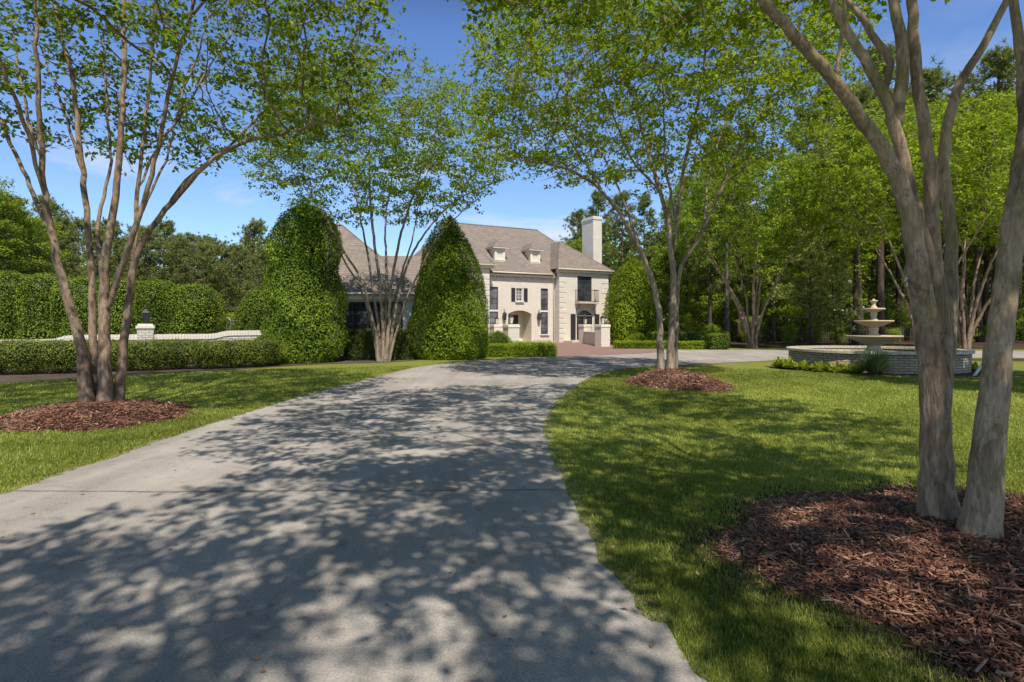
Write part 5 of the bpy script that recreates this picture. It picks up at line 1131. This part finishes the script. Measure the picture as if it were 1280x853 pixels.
    single(1047, 46, 6.5, pine_mesh(411, 6.6, .12, 'needle_soft', 2.2, 40, .42, .08), 'bark_pine', 'small pale feathery pine between the young pine and the fountain')
    single(1099, 47, 24, pine_mesh(412, 24, .62, 'needle', 3.6, 60, .5, .36), 'bark_pine', 'thick dark pine trunk rising straight behind the fountain')
    single(1076, 52, 23, pine_mesh(413, 23, .6, 'needle', 3.4, 60, .5, .30), 'bark_pine', 'second dark pine trunk just left of the one behind the fountain')
    single(909, 46, 15, pine_mesh(414, 17, .66, 'needle', 2.6, 40, .5, .19), 'bark_grey', 'slim grey straight pine trunk left of the far crape myrtle')
    single(1246, 45, 23, pine_mesh(415, 23, .6, 'needle', 3.4, 60, .5, .38), 'bark_pine', 'thick dark pine trunk seen between the two near trunks')
    # understorey
    for Y, step, x0, hs in ((49.5, 44, 846, .6), (57, 34, 850, .9), (66, 30, 842, 1.2)):
        px = x0
        while px < 1330:
            s = g.uniform(.5, 1.2) * hs; put(('bush', int(g.integers(0, 3)) if hs > .7 else 1), atx(px, Y), Y + g.normal(0, 1.2), s, 'woodland_bush', 'leafy bush in the undergrowth at the edge of the right wood', 'bush', 'undergrowth bushes of the right wood'); px += step * g.uniform(.75, 1.3)
    for px in (262, 280, 296, 312, 330):
        Y = 56 + g.normal(0, 2); put(('bush', int(g.integers(0, 3))), atx(px, Y), Y, g.uniform(.5, .8), 'woodland_bush', 'dark bush low under the pines in the gap beyond the garden wall', 'bush', 'bushes in the gap beyond the garden wall')
    # far belt that closes the view
    n = 110000; X = g.uniform(-190, 240, n); Y = g.uniform(104, 135, n); top = 13 + 3 * np.sin(X * .11) + 2 * np.sin(X * .37 + 1) + 4 * (X > 10); Z = top * g.random(n) ** .8; Pp = np.stack([X, Y, Z], 1); lf = Lump(g, .5)
    V, Fq = leaves(Pp, np.array([0, -.5, .7]) + 0 * Pp, 1.25, .85, g, .6); o = obj_me('distant_wood', mesh_np('distant_wood', V, Fq, M['leaf_wood'], .36 + .2 * lf(Pp) + g.normal(0, .12, n))); tag(o, 'far belt of dark woodland closing the view behind everything', 'wood', None, 'stuff')
woods()
def far_things():
    Y = 52.0; r = empty('rail_fence', (atx(1050, Y), Y, 0)); tag(r, 'dark picket fence at the edge of the wood behind the fountain', 'fence')
    for b in range(6):
        x0 = -8 + b * 2.7; m = MB()
        for k in range(17): m.box(x0 + .1 + k * .155, x0 + .16 + k * .155, -.02, .02, .1, 1.35)
        m.box(x0, x0 + 2.7, .021, .05, .35, .43).box(x0, x0 + 2.7, .021, .05, 1.1, 1.18); m.build('picket_panel', M['fence'], r)
    for b in range(7): MB().box(-8.06 + b * 2.7, -7.94 + b * 2.7, -.06, .06, 0, 1.5).build('post', M['fence'], r)
    Y = 43.0; r = empty('lamp_post', (atx(1062, Y), Y, 0)); tag(r, 'slim lamp post with a pale round head behind the fountain', 'lamp post')
    zt = EYE + (HY - 350) / F * Y; MB().tube([(0, 0, 0), (0, 0, .4), (0, 0, .42), (0, 0, zt - .3)], [.06, .05, .026, .022], 10).build('post', M['iron'], r)
    MB().lathe([(.0, .0), (.07, .01), (.15, .08), (.165, .17), (.13, .26), (.05, .32), (0, .33)], 18, (0, 0, zt - .3)).build('lamp_head', M['lampglass'], r)
far_things()

# ------------------------------------------------------------------ sky, sun, camera
SUN_EL, SUN_AZ = math.radians(54), math.radians(13)      # azimuth measured from straight behind the camera towards its right
wd = bpy.data.worlds.new('World'); SC.world = wd; wd.use_nodes = True; nt = wd.node_tree; nt.nodes.clear()
out = nt.nodes.new('ShaderNodeOutputWorld'); bg = nt.nodes.new('ShaderNodeBackground'); bg.inputs[1].default_value = 0.135
sky = nt.nodes.new('ShaderNodeTexSky'); sky.sky_type = 'NISHITA'; sky.sun_disc = False; sky.sun_elevation = SUN_EL; sky.sun_rotation = PI - SUN_AZ; sky.air_density = 1.0; sky.dust_density = 0.6; sky.ozone_density = 2.5
tc = nt.nodes.new('ShaderNodeTexCoord'); mp = nt.nodes.new('ShaderNodeMapping'); mp.inputs['Scale'].default_value = (1, 1, 3.2); L(nt, tc.outputs['Generated'], mp.inputs[0])
n1 = nz(nt, mp.outputs[0], 3.3, 8, 0.6, 0.4)
sx = N(nt, 'ShaderNodeSeparateXYZ'); L(nt, tc.outputs['Generated'], sx.inputs[0])
band = ramp(nt, sx.outputs[2], [(0.02, (.9, .9, .9)), (0.16, (.8, .8, .8)), (0.30, (.25, .25, .25)), (0.45, (0, 0, 0))])
cl = ramp(nt, n1, [(0.545, (0, 0, 0)), (0.70, (1, 1, 1))])
mu = mixc(nt, 1.0, cl, band, 'MULTIPLY')
tint = mixc(nt, 1.0, sky.outputs[0], (0.98, 1.17, 1.40), 'MULTIPLY')
zen = ramp(nt, sx.outputs[2], [(0.0, (1.12, 1.04, 1.0)), (0.22, (1.06, 1.02, 1.02)), (0.46, (.84, .86, .96)), (0.60, (.30, .29, .29)), (1.0, (.12, .115, .11))])  # upper sky, out of view, darkened to cut the ambient fill in shadows
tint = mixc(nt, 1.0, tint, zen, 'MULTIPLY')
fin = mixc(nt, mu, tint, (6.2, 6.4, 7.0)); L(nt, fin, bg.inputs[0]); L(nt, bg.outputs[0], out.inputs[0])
sd = bpy.data.lights.new('sun', 'SUN'); sd.energy = 5.0; sd.angle = math.radians(0.5); sd.color = (1.0, 0.925, 0.80); so = bpy.data.objects.new('sun', sd); COL.objects.link(so)
to_sun = Vector((math.sin(SUN_AZ) * math.cos(SUN_EL), -math.cos(SUN_AZ) * math.cos(SUN_EL), math.sin(SUN_EL))); so.rotation_euler = to_sun.to_track_quat('Z', 'Y').to_euler(); so.location = to_sun * 60
cam = bpy.data.cameras.new('camera'); cam.sensor_width = 36; cam.lens = F / 1280 * 36; cam.shift_y = -(426.5 - HY) / 1280; cam.clip_end = 3000; cam.clip_start = 0.05
co = bpy.data.objects.new('camera', cam); COL.objects.link(co); co.location = (0, 0, EYE); co.rotation_euler = (PI / 2, 0, 0); SC.camera = co
SC.view_settings.view_transform = 'Standard'; SC.view_settings.look = 'None'; SC.view_settings.exposure = 0; SC.view_settings.gamma = 1
SC.cycles.use_denoising = True; SC.cycles.max_bounces = 4; SC.cycles.transmission_bounces = 3; SC.cycles.diffuse_bounces = 2; SC.cycles.glossy_bounces = 2
SC.cycles.sample_clamp_indirect = 4
